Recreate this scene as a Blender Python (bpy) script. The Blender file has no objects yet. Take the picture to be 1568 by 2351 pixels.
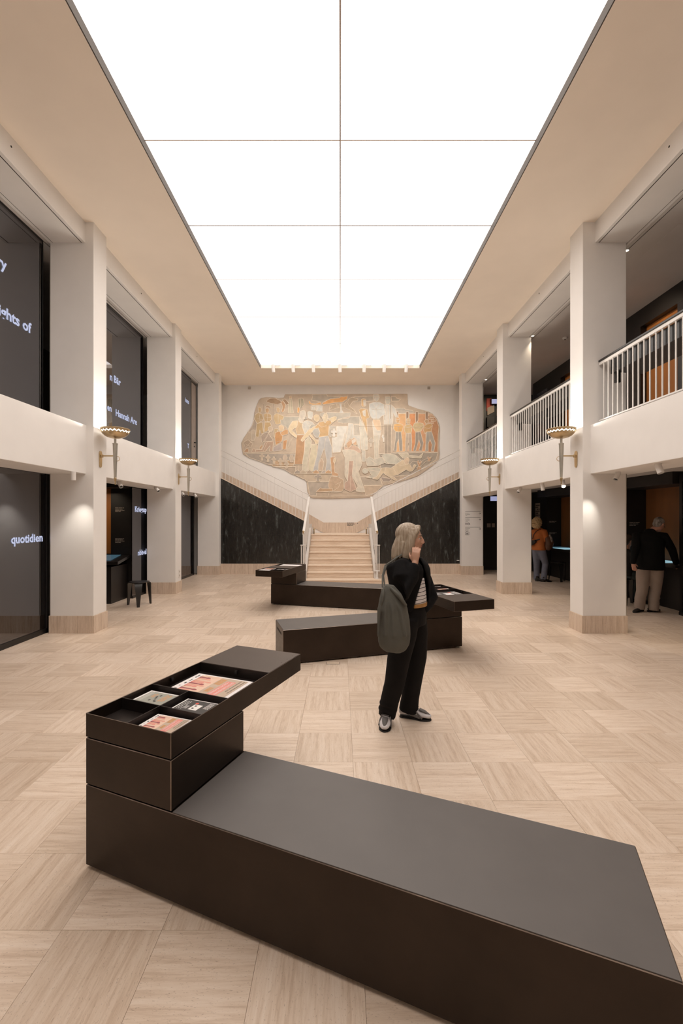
import bpy, bmesh, math, random
from mathutils import Vector, Matrix

# ---------------------------------------------------------------- camera, world, exposure
scn = bpy.context.scene
COL = scn.collection
F_PX, VPX, VPY, EYE = 1000.0, 781.0, 1190.0, 1.72      # focal length and vanishing point in 1568x2351 pixels
cam = bpy.data.cameras.new('camera')
cam_ob = bpy.data.objects.new('camera', cam)
COL.objects.link(cam_ob)
cam.sensor_fit = 'VERTICAL'
cam.sensor_height = 36.0
cam.lens = F_PX / 2351.0 * 36.0
cam.shift_x = (784.0 - VPX) / 2351.0
cam.shift_y = (VPY - 1175.5) / 2351.0
cam.clip_start = 0.05
cam.clip_end = 100
cam_ob.location = (0.0, 0.0, EYE)
cam_ob.rotation_euler = (math.pi / 2, 0, 0)
scn.camera = cam_ob

world = bpy.data.worlds.new('world')
scn.world = world
world.use_nodes = True
world.node_tree.nodes['Background'].inputs[0].default_value = (1.0, 0.9, 0.8, 1)
world.node_tree.nodes['Background'].inputs[1].default_value = 0.02

scn.view_settings.view_transform = 'Standard'
scn.view_settings.look = 'None'
scn.view_settings.gamma = 1.0
scn.view_settings.use_curve_mapping = False
scn.view_settings.exposure = 0.0

PANEL_L = 2.95                      # radiance of the luminous ceiling
PANEL_COL = (1.0, 0.905, 0.83)
SCONCE_W, SPOT_W, MURAL_W, POOL_W = 34.0, 38.0, 32.0, 30.0
GALLERY_W = 22.0

# ---------------------------------------------------------------- helpers
random.seed(7)
M = {}                              # materials by name

def lin(c):
    return tuple(((v / 255.0) / 12.92 if v / 255.0 <= 0.04045 else ((v / 255.0 + 0.055) / 1.055) ** 2.4) for v in c)

class MB:
    """collects polygons and links them as one mesh object"""
    def __init__(s):
        s.v, s.f, s.m = [], [], []
    def add(s, vs, fs, mi=0):
        b = len(s.v)
        s.v += [tuple(x) for x in vs]
        for f in fs:
            s.f.append([b + i for i in f]); s.m.append(mi)
        return s
    def box(s, x0, x1, y0, y1, z0, z1, mi=0):
        vs = [(x0,y0,z0),(x1,y0,z0),(x1,y1,z0),(x0,y1,z0),(x0,y0,z1),(x1,y0,z1),(x1,y1,z1),(x0,y1,z1)]
        return s.add(vs, [(0,3,2,1),(4,5,6,7),(0,1,5,4),(1,2,6,5),(2,3,7,6),(3,0,4,7)], mi)
    def boxf(s, o, ux, uy, uz, mi=0):
        o, ux, uy, uz = Vector(o), Vector(ux), Vector(uy), Vector(uz)
        vs = [o, o+ux, o+ux+uy, o+uy, o+uz, o+ux+uz, o+ux+uy+uz, o+uy+uz]
        return s.add(vs, [(0,3,2,1),(4,5,6,7),(0,1,5,4),(1,2,6,5),(2,3,7,6),(3,0,4,7)], mi)
    def prism(s, pts, off, mi=0):
        """polygon pts (3D) swept by the vector off"""
        n = len(pts); off = Vector(off)
        vs = [Vector(p) for p in pts] + [Vector(p) + off for p in pts]
        fs = [tuple(range(n))[::-1], tuple(range(n, 2*n))] + [(i, (i+1) % n, n + (i+1) % n, n + i) for i in range(n)]
        return s.add(vs, fs, mi)
    def poly(s, pts, mi=0):
        return s.add(pts, [tuple(range(len(pts)))], mi)
    def lathe(s, prof, c=(0,0,0), n=24, mi=0, axis=(0,0,1), close=True):
        c = Vector(c); q = Vector((0,0,1)).rotation_difference(Vector(axis).normalized())
        vs = []
        for r, z in prof:
            for i in range(n):
                a = 2*math.pi*i/n
                vs.append(c + q @ Vector((r*math.cos(a), r*math.sin(a), z)))
        fs = []
        for j in range(len(prof)-1):
            for i in range(n):
                k = (i+1) % n
                fs.append((j*n+i, j*n+k, (j+1)*n+k, (j+1)*n+i))
        if close:
            fs.append(tuple(range(n))[::-1]); m = (len(prof)-1)*n
            fs.append(tuple(range(m, m+n)))
        return s.add(vs, fs, mi)
    def cyl(s, p0, p1, r0, r1=None, n=12, mi=0):
        p0, p1 = Vector(p0), Vector(p1)
        r1 = r0 if r1 is None else r1
        return s.lathe([(r0, 0), (r1, (p1-p0).length)], p0, n, mi, (p1-p0))
    def loft(s, pts, rads, ref=(1,0,0), n=14, mi=0, dome=True):
        """closed tube: pts are centres, rads (a, b) with a along ref"""
        pts = [Vector(p) for p in pts]; ref = Vector(ref)
        rads = [(r, r) if not isinstance(r, (tuple, list)) else r for r in rads]
        if dome:
            t0 = (pts[0]-pts[1]).normalized(); t1 = (pts[-1]-pts[-2]).normalized()
            a0, b0 = rads[0]; a1, b1 = rads[-1]
            m0, m1 = min(a0, b0), min(a1, b1)
            pts = [pts[0]+t0*m0*.5, pts[0]+t0*m0*.35] + pts + [pts[-1]+t1*m1*.35, pts[-1]+t1*m1*.5]
            rads = [(a0*.4, b0*.4), (a0*.78, b0*.78)] + rads + [(a1*.78, b1*.78), (a1*.4, b1*.4)]
        vs = []
        for i, p in enumerate(pts):
            t = (pts[min(i+1, len(pts)-1)] - pts[max(i-1, 0)]).normalized()
            a = ref - t*ref.dot(t)
            if a.length < 1e-4: a = t.orthogonal()
            a.normalize(); b = t.cross(a)
            ra, rb = rads[i]
            for k in range(n):
                w = 2*math.pi*k/n
                vs.append(p + a*ra*math.cos(w) + b*rb*math.sin(w))
        fs = []
        for j in range(len(pts)-1):
            for k in range(n):
                l = (k+1) % n
                fs.append((j*n+k, j*n+l, (j+1)*n+l, (j+1)*n+k))
        fs.append(tuple(range(n))[::-1]); m = (len(pts)-1)*n
        fs.append(tuple(range(m, m+n)))
        return s.add(vs, fs, mi)
    def ball(s, c, r, ax=((1,0,0),(0,1,0),(0,0,1)), nu=16, nv=10, mi=0):
        c = Vector(c); ax = [Vector(a).normalized() for a in ax]
        r = (r, r, r) if not isinstance(r, (tuple, list)) else r
        vs = [c + ax[2]*r[2]]
        for j in range(1, nv):
            p = math.pi*j/nv
            for i in range(nu):
                a = 2*math.pi*i/nu
                vs.append(c + ax[0]*r[0]*math.sin(p)*math.cos(a) + ax[1]*r[1]*math.sin(p)*math.sin(a) + ax[2]*r[2]*math.cos(p))
        vs.append(c - ax[2]*r[2])
        fs = [(0, 1+i, 1+(i+1) % nu) for i in range(nu)]
        for j in range(nv-2):
            for i in range(nu):
                k = (i+1) % nu
                fs.append((1+j*nu+i, 1+(j+1)*nu+i, 1+(j+1)*nu+k, 1+j*nu+k))
        b = 1+(nv-2)*nu
        fs += [(b+i, len(vs)-1, b+(i+1) % nu) for i in range(nu)]
        return s.add(vs, fs, mi)
    def torus(s, c, R, r, axis=(0,0,1), n=20, m=8, mi=0):
        c = Vector(c); q = Vector((0,0,1)).rotation_difference(Vector(axis).normalized())
        vs = []
        for i in range(n):
            a = 2*math.pi*i/n
            for j in range(m):
                b = 2*math.pi*j/m
                vs.append(c + q @ Vector(((R+r*math.cos(b))*math.cos(a), (R+r*math.cos(b))*math.sin(a), r*math.sin(b))))
        fs = [(i*m+j, ((i+1) % n)*m+j, ((i+1) % n)*m+(j+1) % m, i*m+(j+1) % m) for i in range(n) for j in range(m)]
        return s.add(vs, fs, mi)
    def mesh(s, name, mats, smooth=False, recalc=True):
        me = bpy.data.meshes.new(name)
        me.from_pydata(s.v, [], s.f)
        mats = mats if isinstance(mats, (list, tuple)) else [mats]
        for m in mats: me.materials.append(m)
        if len(mats) > 1: me.polygons.foreach_set('material_index', s.m)
        if recalc:
            bm = bmesh.new(); bm.from_mesh(me)
            bmesh.ops.recalc_face_normals(bm, faces=bm.faces)
            bm.to_mesh(me); bm.free()
        if smooth: me.polygons.foreach_set('use_smooth', [True]*len(me.polygons))
        me.update()
        return me
    def build(s, name, mats, parent=None, smooth=False, bevel=0, recalc=True, auto=None):
        me = s.mesh(name, mats, smooth, recalc)
        if auto is not None:
            me.polygons.foreach_set('use_smooth', [True]*len(me.polygons))
            me.set_sharp_from_angle(angle=math.radians(auto))
        return link(name, me, parent, bevel)

def link(name, me, parent=None, bevel=0, worn=False):
    o = bpy.data.objects.new(name, me)
    COL.objects.link(o)
    if parent is not None: adopt(o, parent)
    if bevel:
        b = o.modifiers.new('bevel', 'BEVEL'); b.width = bevel; b.segments = 2; b.limit_method = 'ANGLE'
        if me.materials and me.materials[0] == M.get('steel'):       # rubbed bare along the arrises
            me.materials.append(M['bare_steel']); b.material = 1; b.segments = 1
    return o

def adopt(o, parent):
    """parent o while its mesh stays written in world coordinates"""
    o.parent = parent
    p = parent
    off = Vector((0,0,0))
    while p is not None:
        off += p.location; p = p.parent
    o.location = -off

def thing(name, label, cat, loc=(0,0,0), group=None):
    o = bpy.data.objects.new(name, None)
    o.empty_display_size = .1
    COL.objects.link(o)
    o.location = loc
    return tag(o, label, cat, group)

def tag(o, label, cat, group=None):
    o['label'] = label; o['category'] = cat
    if group: o['group'] = group
    return o

def struct(o):
    o['kind'] = 'structure'
    return o

def copy_tree(o, off, parent=None):
    c = o.copy(); COL.objects.link(c)
    if parent is None: c.location = o.location + Vector(off)
    else: c.parent = parent
    for ch in list(o.children): copy_tree(ch, off, c)
    return c

def remesh(mb, name, mats, voxel, parent=None, smooth=4, decimate=None):
    me = mb.mesh(name, mats)
    o = bpy.data.objects.new(name, me); COL.objects.link(o)
    r = o.modifiers.new('r', 'REMESH'); r.mode = 'VOXEL'; r.voxel_size = voxel; r.use_smooth_shade = True
    if smooth:
        s = o.modifiers.new('s', 'SMOOTH'); s.factor = .5; s.iterations = smooth
    if decimate:
        d = o.modifiers.new('d', 'DECIMATE'); d.ratio = decimate
    dg = bpy.context.evaluated_depsgraph_get()
    new = bpy.data.meshes.new_from_object(o.evaluated_get(dg), depsgraph=dg)
    o.modifiers.clear()
    o.data = new
    new.name = name
    new.materials.clear()
    for m in (mats if isinstance(mats, (list, tuple)) else [mats]): new.materials.append(m)
    new.polygons.foreach_set('use_smooth', [True]*len(new.polygons))
    bpy.data.meshes.remove(me)
    if parent is not None: adopt(o, parent)
    return o

def text_mb(mb, s, size, origin, right, up, mi=0, align='LEFT', depth=0.0, spacing=1.0, line=1.0, bold=0.0):
    """adds flat lettering to mb; origin is the first baseline's start"""
    cu = bpy.data.curves.new('t', 'FONT')
    cu.body = s; cu.size = size; cu.align_x = align; cu.space_character = spacing; cu.space_line = line
    cu.resolution_u = 2; cu.offset = bold*size
    ob = bpy.data.objects.new('t', cu); COL.objects.link(ob)
    dg = bpy.context.evaluated_depsgraph_get()
    me = bpy.data.meshes.new_from_object(ob.evaluated_get(dg), depsgraph=dg)
    o, r, u = Vector(origin), Vector(right).normalized(), Vector(up).normalized()
    n = r.cross(u)
    mb.add([o + r*v.co.x + u*v.co.y + n*depth for v in me.vertices], [tuple(p.vertices) for p in me.polygons], mi)
    bpy.data.objects.remove(ob); bpy.data.curves.remove(cu); bpy.data.meshes.remove(me)
    return mb

def word_bars(mb, length, size, origin, right, up, mi=0):
    """a line of print too small to read: a row of word-long strokes"""
    o, r, u = Vector(origin), Vector(right).normalized(), Vector(up).normalized()
    x = 0
    while x < length:
        w = min(random.uniform(1.2, 4.5)*size, length-x)
        mb.poly([o+r*x, o+r*(x+w), o+r*(x+w)+u*size*.55, o+r*x+u*size*.55], mi)
        x += w+size*.4
    return mb

# ---------------------------------------------------------------- materials
def nodes(name):
    m = bpy.data.materials.new(name); m.use_nodes = True
    nt = m.node_tree; nt.nodes.clear()
    out = nt.nodes.new('ShaderNodeOutputMaterial')
    return m, nt, out

def N(nt, t, **kw):
    n = nt.nodes.new(t)
    for k, v in kw.items():
        if k in n.inputs: n.inputs[k].default_value = v
        else: setattr(n, k, v)
    return n

def mat(name, col, rough=.6, metal=0.0, vary=.06, scale=8.0, stretch=(1,1,1), bump=0.0, bscale=120, spec=.5, coat=0.0, col2=None, emit=None, detail=4):
    m, nt, out = nodes(name)
    L = nt.links.new
    p = N(nt, 'ShaderNodeBsdfPrincipled')
    p.inputs['Roughness'].default_value = rough
    p.inputs['Metallic'].default_value = metal
    p.inputs['Specular IOR Level'].default_value = spec
    p.inputs['Coat Weight'].default_value = coat
    tc = N(nt, 'ShaderNodeTexCoord')
    mp = N(nt, 'ShaderNodeMapping'); mp.inputs['Scale'].default_value = stretch
    L(tc.outputs['Object'], mp.inputs[0])
    nz = N(nt, 'ShaderNodeTexNoise'); nz.inputs['Scale'].default_value = scale; nz.inputs['Detail'].default_value = detail
    L(mp.outputs[0], nz.inputs['Vector'])
    rp = N(nt, 'ShaderNodeValToRGB')
    c2 = col2 or tuple(min(1, c*(1+vary)) for c in col); c1 = col if col2 else tuple(c*(1-vary) for c in col)
    rp.color_ramp.elements[0].position = .3; rp.color_ramp.elements[1].position = .7
    rp.color_ramp.elements[0].color = (*c1, 1); rp.color_ramp.elements[1].color = (*c2, 1)
    L(nz.outputs['Fac'], rp.inputs[0]); L(rp.outputs[0], p.inputs['Base Color'])
    if bump:
        n2 = N(nt, 'ShaderNodeTexNoise'); n2.inputs['Scale'].default_value = bscale; n2.inputs['Detail'].default_value = 3
        L(mp.outputs[0], n2.inputs['Vector'])
        b = N(nt, 'ShaderNodeBump'); b.inputs['Strength'].default_value = bump; b.inputs['Distance'].default_value = .004
        L(n2.outputs['Fac'], b.inputs['Height']); L(b.outputs[0], p.inputs['Normal'])
    if emit:
        p.inputs['Emission Color'].default_value = (*emit[0], 1); p.inputs['Emission Strength'].default_value = emit[1]
    L(p.outputs[0], out.inputs[0])
    return m

def emission(name, col, k):
    m, nt, out = nodes(name)
    e = N(nt, 'ShaderNodeEmission'); e.inputs[0].default_value = (*col, 1); e.inputs[1].default_value = k
    nt.links.new(e.outputs[0], out.inputs[0])
    return m

def travertine(name, grain, tiled=False, base=(.77,.63,.505), dark=(.62,.475,.355), light=(.85,.725,.61), rough=.34):
    """veined limestone; grain is the axis along which the veins run; tiled gives every floor tile its own cut"""
    m, nt, out = nodes(name); L = nt.links.new
    p = N(nt, 'ShaderNodeBsdfPrincipled'); p.inputs['Roughness'].default_value = rough
    geo = N(nt, 'ShaderNodeNewGeometry')
    vec = geo.outputs['Position']
    if tiled:
        sub = N(nt, 'ShaderNodeVectorMath', operation='SUBTRACT'); sub.inputs[1].default_value = (TILE_X0, TILE_Y0, -5)
        L(vec, sub.inputs[0])
        dv = N(nt, 'ShaderNodeVectorMath', operation='DIVIDE'); dv.inputs[1].default_value = (TILE, TILE, 10)
        L(sub.outputs[0], dv.inputs[0])
        fl = N(nt, 'ShaderNodeVectorMath', operation='FLOOR'); L(dv.outputs[0], fl.inputs[0])
        wn = N(nt, 'ShaderNodeTexWhiteNoise', noise_dimensions='3D'); L(fl.outputs[0], wn.inputs[0])
        off = N(nt, 'ShaderNodeVectorMath', operation='SCALE'); off.inputs['Scale'].default_value = 40
        L(wn.outputs['Color'], off.inputs[0])
        ad = N(nt, 'ShaderNodeVectorMath', operation='ADD'); L(vec, ad.inputs[0]); L(off.outputs[0], ad.inputs[1])
        vec = ad.outputs[0]
    def noise(sc, det, along, rgh=.6):
        mp = N(nt, 'ShaderNodeMapping')
        s = {'x': (along,1,1), 'y': (1,along,1), 'z': (1,1,along)}[grain]
        mp.inputs['Scale'].default_value = s
        L(vec, mp.inputs[0])
        n = N(nt, 'ShaderNodeTexNoise'); n.inputs['Scale'].default_value = sc; n.inputs['Detail'].default_value = det
        n.inputs['Roughness'].default_value = rgh
        n.inputs['Distortion'].default_value = .25
        L(mp.outputs[0], n.inputs['Vector'])
        return n.outputs['Fac']
    a = noise(30, 6, .055, .68)
    b = noise(110, 3, .10)
    c = noise(260, 2, .35)
    mx = N(nt, 'ShaderNodeMath', operation='MULTIPLY_ADD'); L(b, mx.inputs[0]); mx.inputs[1].default_value = .30; 
    m0 = N(nt, 'ShaderNodeMath', operation='MULTIPLY'); L(a, m0.inputs[0]); m0.inputs[1].default_value = .70
    L(m0.outputs[0], mx.inputs[2])
    rp = N(nt, 'ShaderNodeValToRGB'); e = rp.color_ramp.elements
    e[0].position = .36; e[0].color = (*dark, 1); e[1].position = .64; e[1].color = (*light, 1)
    k = rp.color_ramp.elements.new(.50); k.color = (*base, 1)
    L(mx.outputs[0], rp.inputs[0])
    colo = rp.outputs[0]
    # fine pits
    pr = N(nt, 'ShaderNodeValToRGB'); pr.color_ramp.elements[0].position = .30; pr.color_ramp.elements[0].color = (.62,.58,.55,1)
    pr.color_ramp.elements[1].position = .37; pr.color_ramp.elements[1].color = (1,1,1,1)
    L(c, pr.inputs[0])
    mm = N(nt, 'ShaderNodeMix', data_type='RGBA', blend_type='MULTIPLY'); mm.inputs['Factor'].default_value = .8
    L(colo, mm.inputs['A']); L(pr.outputs[0], mm.inputs['B']); colo = mm.outputs['Result']
    if tiled:
        hs = N(nt, 'ShaderNodeMix', data_type='RGBA', blend_type='MULTIPLY')
        r2 = N(nt, 'ShaderNodeValToRGB')
        r2.color_ramp.elements[0].color = (.86,.835,.81,1); r2.color_ramp.elements[1].color = (1.05,1.05,1.06,1)
        L(wn.outputs['Value'], r2.inputs[0])
        hs.inputs['Factor'].default_value = .9
        L(colo, hs.inputs['A']); L(r2.outputs[0], hs.inputs['B']); colo = hs.outputs['Result']
    L(colo, p.inputs['Base Color'])
    rr = N(nt, 'ShaderNodeMapRange'); rr.inputs['To Min'].default_value = rough+.12; rr.inputs['To Max'].default_value = rough-.06
    L(b, rr.inputs['Value']); L(rr.outputs[0], p.inputs['Roughness'])
    bp = N(nt, 'ShaderNodeBump'); bp.inputs['Strength'].default_value = .12; bp.inputs['Distance'].default_value = .002
    L(c, bp.inputs['Height']); L(bp.outputs[0], p.inputs['Normal'])
    L(p.outputs[0], out.inputs[0])
    return m

TILE, TILE_X0, TILE_Y0 = .4175, .925 - .4175*20, 3.49 - .4175*16

def glass_mat(name, tint, ior=2.5):
    m, nt, out = nodes(name); L = nt.links.new
    tr = N(nt, 'ShaderNodeBsdfTransparent'); tr.inputs[0].default_value = (*tint, 1)
    gl = N(nt, 'ShaderNodeBsdfGlossy'); gl.inputs['Roughness'].default_value = .015; gl.inputs['Color'].default_value = (.95,.95,1,1)
    fr = N(nt, 'ShaderNodeFresnel'); fr.inputs['IOR'].default_value = ior
    nz = N(nt, 'ShaderNodeTexNoise'); nz.inputs['Scale'].default_value = .6
    bp = N(nt, 'ShaderNodeBump'); bp.inputs['Strength'].default_value = .01; bp.inputs['Distance'].default_value = .01
    L(nz.outputs['Fac'], bp.inputs['Height']); L(bp.outputs[0], gl.inputs['Normal'])
    mx = N(nt, 'ShaderNodeMixShader'); L(fr.outputs[0], mx.inputs[0]); L(tr.outputs[0], mx.inputs[1]); L(gl.outputs[0], mx.inputs[2])
    L(mx.outputs[0], out.inputs[0])
    return m

def led_mat(name, k):
    """bright lettering drawn by rows of small light emitting dots"""
    m, nt, out = nodes(name); L = nt.links.new
    geo = N(nt, 'ShaderNodeNewGeometry'); sp = N(nt, 'ShaderNodeSeparateXYZ'); L(geo.outputs['Position'], sp.inputs[0])
    def bars(o, pitch, duty):
        a = N(nt, 'ShaderNodeMath', operation='DIVIDE'); L(o, a.inputs[0]); a.inputs[1].default_value = pitch
        f = N(nt, 'ShaderNodeMath', operation='FRACT'); L(a.outputs[0], f.inputs[0])
        g = N(nt, 'ShaderNodeMath', operation='LESS_THAN'); L(f.outputs[0], g.inputs[0]); g.inputs[1].default_value = duty
        return g.outputs[0]
    z = bars(sp.outputs['Z'], .012, .62)
    y = bars(sp.outputs['Y'], .024, .85)
    mu = N(nt, 'ShaderNodeMath', operation='MULTIPLY'); L(z, mu.inputs[0]); L(y, mu.inputs[1])
    e = N(nt, 'ShaderNodeEmission'); e.inputs[0].default_value = (.72,.76,1,1)
    mr = N(nt, 'ShaderNodeMapRange'); mr.inputs['To Min'].default_value = k*.22; mr.inputs['To Max'].default_value = k
    L(mu.outputs[0], mr.inputs['Value']); L(mr.outputs[0], e.inputs[1])
    L(e.outputs[0], out.inputs[0])
    return m

def steel_mat(name, col, rough=.36):
    """blackened steel with cloudy wear and fine streaks"""
    m, nt, out = nodes(name); L = nt.links.new
    p = N(nt, 'ShaderNodeBsdfPrincipled'); p.inputs['Metallic'].default_value = .75
    tc = N(nt, 'ShaderNodeTexCoord')
    nz = N(nt, 'ShaderNodeTexNoise'); nz.inputs['Scale'].default_value = 3.5; nz.inputs['Detail'].default_value = 6; nz.inputs['Roughness'].default_value = .6
    L(tc.outputs['Object'], nz.inputs['Vector'])
    rp = N(nt, 'ShaderNodeValToRGB')
    rp.color_ramp.elements[0].position = .3; rp.color_ramp.elements[1].position = .75
    rp.color_ramp.elements[0].color = (*[c*.85 for c in col], 1); rp.color_ramp.elements[1].color = (*[c*1.2 for c in col], 1)
    L(nz.outputs['Fac'], rp.inputs[0]); L(rp.outputs[0], p.inputs['Base Color'])
    mp = N(nt, 'ShaderNodeMapping'); mp.inputs['Scale'].default_value = (2,2,14); L(tc.outputs['Object'], mp.inputs[0])
    n2 = N(nt, 'ShaderNodeTexNoise'); n2.inputs['Scale'].default_value = 5; n2.inputs['Detail'].default_value = 5; L(mp.outputs[0], n2.inputs['Vector'])
    mr = N(nt, 'ShaderNodeMapRange'); mr.inputs['To Min'].default_value = rough-.06; mr.inputs['To Max'].default_value = rough+.08
    L(n2.outputs['Fac'], mr.inputs['Value']); L(mr.outputs[0], p.inputs['Roughness'])
    L(p.outputs[0], out.inputs[0])
    return m

def marble_mat(name):
    m, nt, out = nodes(name); L = nt.links.new
    p = N(nt, 'ShaderNodeBsdfPrincipled'); p.inputs['Roughness'].default_value = .17
    tc = N(nt, 'ShaderNodeTexCoord'); mp = N(nt, 'ShaderNodeMapping')
    mp.inputs['Rotation'].default_value = (0, math.radians(-28), 0); mp.inputs['Scale'].default_value = (5.5, 2, 1.1)
    L(tc.outputs['Object'], mp.inputs[0])
    n1 = N(nt, 'ShaderNodeTexNoise'); n1.inputs['Scale'].default_value = 2.2; n1.inputs['Detail'].default_value = 9; n1.inputs['Roughness'].default_value = .72; n1.inputs['Distortion'].default_value = .8
    L(mp.outputs[0], n1.inputs['Vector'])
    rp = N(nt, 'ShaderNodeValToRGB'); e = rp.color_ramp.elements
    e[0].position = .42; e[0].color = (.013,.0118,.0105,1); e[1].position = .72; e[1].color = (.11,.125,.12,1)
    k = e.new(.56); k.color = (.022,.0215,.020,1)
    L(n1.outputs['Fac'], rp.inputs[0]); L(rp.outputs[0], p.inputs['Base Color'])
    L(p.outputs[0], out.inputs[0])
    return m

M.clear()
M['plaster'] = mat('white_plaster', (.84,.815,.79), .75, vary=.02, scale=3, bump=.05, bscale=60)
M['ceiling'] = mat('ceiling_plaster', (.90,.805,.70), .85, vary=.02, scale=2, bump=.04, bscale=60)
M['reveal'] = mat('grey_painted_reveal', (.075,.062,.053), .7, vary=.05, scale=4)
M['slot'] = mat('dark_shadow_gap', (.03,.025,.022), .8)
M['floor_x'] = travertine('floor_travertine_across', 'x', True)
M['floor_y'] = travertine('floor_travertine_along', 'y', True)
M['grout'] = mat('grout', (.66,.52,.40), .8, scale=40)
M['joint'] = mat('ceiling_joint', (.36,.27,.22), .8, vary=.03)
M['trav_z'] = travertine('skirting_travertine', 'z', base=(.66,.53,.42), dark=(.51,.39,.29), light=(.74,.62,.51), rough=.45)
M['trav_x'] = travertine('stair_travertine', 'x', base=(.82,.665,.525), dark=(.66,.505,.375), light=(.88,.75,.62), rough=.42)
M['marble'] = marble_mat('black_green_marble')
M['panel'] = emission('luminous_membrane', PANEL_COL, PANEL_L)
M['steel'] = steel_mat('blackened_steel', (.041,.029,.022))
M['bare_steel'] = mat('rubbed_steel_edge', (.32,.26,.22), .3, metal=.9, vary=.3, scale=12)
M['steel_in'] = steel_mat('dark_tray_steel', (.045,.036,.033), .42)
M['lid'] = mat('tray_lid_paint', (.085,.066,.056), .42, metal=.3, vary=.06, scale=6)
M['seat'] = mat('grey_seat_linoleum', (.115,.105,.10), .5, vary=.05, scale=5, bump=.03, bscale=300)
M['white_metal'] = mat('white_painted_metal', (.78,.75,.72), .4, vary=.02, scale=20)
M['black_metal'] = mat('black_painted_metal', (.012,.0105,.010), .3, vary=.1, scale=10)
M['black_frame'] = mat('black_window_frame', (.008,.007,.007), .35, vary=.1, scale=10)
M['black_board'] = mat('black_exhibit_board', (.012,.009,.008), .42, vary=.15, scale=4)
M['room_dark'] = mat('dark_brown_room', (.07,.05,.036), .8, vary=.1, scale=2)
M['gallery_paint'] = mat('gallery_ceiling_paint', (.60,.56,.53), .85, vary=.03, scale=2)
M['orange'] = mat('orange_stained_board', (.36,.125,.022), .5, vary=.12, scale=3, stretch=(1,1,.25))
M['orange_shaded'] = mat('shaded_orange_board', (.17,.066,.018), .5, vary=.15, scale=3, stretch=(1,1,.25))  # orange board with the shade under the gallery put into its colour
M['glass'] = glass_mat('tinted_display_glass', (.16,.15,.16))
M['led'] = led_mat('white_led_lettering', 1.15)
M['brass'] = mat('satin_brass', (.56,.43,.26), .3, metal=1.0, vary=.14, scale=6)
M['nickel'] = mat('aged_nickel', (.50,.47,.41), .36, metal=.9, vary=.16, scale=8, stretch=(1,1,.4))
M['glow'] = emission('sconce_glow', (1,.95,.86), 7.0)
M['lamp_lens'] = emission('lit_lamp_lens', (1,.86,.66), 10.0)
M['lamp_dark'] = mat('dark_lamp_lens', (.03,.03,.03), .2)
M['paper'] = mat('white_paper', (.84,.80,.79), .7, vary=.02, scale=20)
M['ink'] = mat('black_ink', (.03,.028,.03), .6, vary=.1)
M['pink'] = mat('pink_ink', (.78,.30,.25), .6, vary=.03)
M['peach'] = mat('peach_ink', (.80,.56,.43), .6, vary=.03)
M['beige_ink'] = mat('beige_ink', (.55,.43,.33), .6, vary=.03)
M['wine'] = mat('wine_ink', (.36,.10,.11), .6, vary=.05)
M['salmon'] = mat('salmon_ink', (.78,.37,.28), .6, vary=.05)
M['sage'] = mat('sage_ink', (.36,.36,.31), .6, vary=.04)
M['orange_ink'] = mat('orange_ink', (.72,.33,.10), .6, vary=.05)
M['charcoal_ink'] = mat('charcoal_ink', (.06,.055,.052), .6, vary=.05)
M['red_ink'] = mat('red_ink', (.75,.13,.09), .6, vary=.05)
M['greige_ink'] = mat('greige_ink', (.36,.30,.26), .6, vary=.05)
M['white_ink'] = mat('white_ink', (.85,.82,.80), .6, vary=.02)
M['grey_plastic'] = mat('grey_plastic', (.45,.40,.36), .5, vary=.03)
M['screen_blue'] = mat('lit_screen_slate', (.03,.06,.08), .25, vary=.2, scale=6, emit=((.10,.22,.30), .35))
M['screen_pale'] = mat('lit_screen_pale', (.2,.3,.33), .25, vary=.1, scale=6, emit=((.32,.55,.64), .75))
M['screen_violet'] = mat('lit_screen_violet', (.2,.2,.3), .25, vary=.1, scale=6, emit=((.45,.47,.72), .7))
M['white_stringer'] = mat('stringer_paint', (.70,.66,.62), .6, vary=.03, scale=4)

def P(px, py, y):
    """the point that stands at depth y behind photograph pixel px, py"""
    return Vector(((px-VPX)*y/F_PX, y, EYE + (VPY-py)*y/F_PX))
# ---------------------------------------------------------------- the room
H_CEIL, X_BEAM, Z_SOFFIT = 6.15, 3.815, 5.845
LW_X, LW_Y0, LW_Y1, LW_Z = 2.354, 12.85-9*1.525, 12.85, 6.255     # light well: half width, ends, height of the membrane
PIL_W, PIL_D = .65, .375
X_PIL = {-1: (3.69, 3.745, 3.70), 1: (3.63, 3.695, 3.707)}      # inner faces of the pillars, left and right
PIL_Y = (6.505, 9.895, 13.285)
Z_FAS0, Z_FAS1, X_FAS = 2.385, 3.115, 3.775
Y_BACK, Y_FRONT, Y_STONE, Y_MURAL = 14.6, -3.0, 13.5, 14.5

# floor: square travertine tiles with the grain turned from tile to tile
fl = MB().box(-7.2, 7.4, Y_FRONT, Y_BACK, -.12, -.008)
floor = struct(fl.build('floor', M['grout']))
tiles = []
for i in range(int((-7.1-TILE_X0)/TILE), int((7.3-TILE_X0)/TILE)+1):
    for j in range(int((Y_FRONT-TILE_Y0)/TILE), int((Y_BACK-TILE_Y0)/TILE)+1):
        x, y = TILE_X0+i*TILE, TILE_Y0+j*TILE
        if x < -7.15 or x+TILE > 7.4 or y < Y_FRONT or y+TILE > Y_BACK: continue
        along = (i+j) % 2 == 0
        cx, cy = x+TILE/2, y+TILE/2
        seen = False
        if cy > .75:
            px, py = VPX+cx/cy*F_PX, VPY+EYE/cy*F_PX
            seen = -60 < px < 1628 and py < 2400
            if abs(cx) > 4.45: seen = False
        tiles.append((0 if seen else 1, cy, x, y, along))
tiles.sort()
g = .0005
tm = {}
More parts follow.
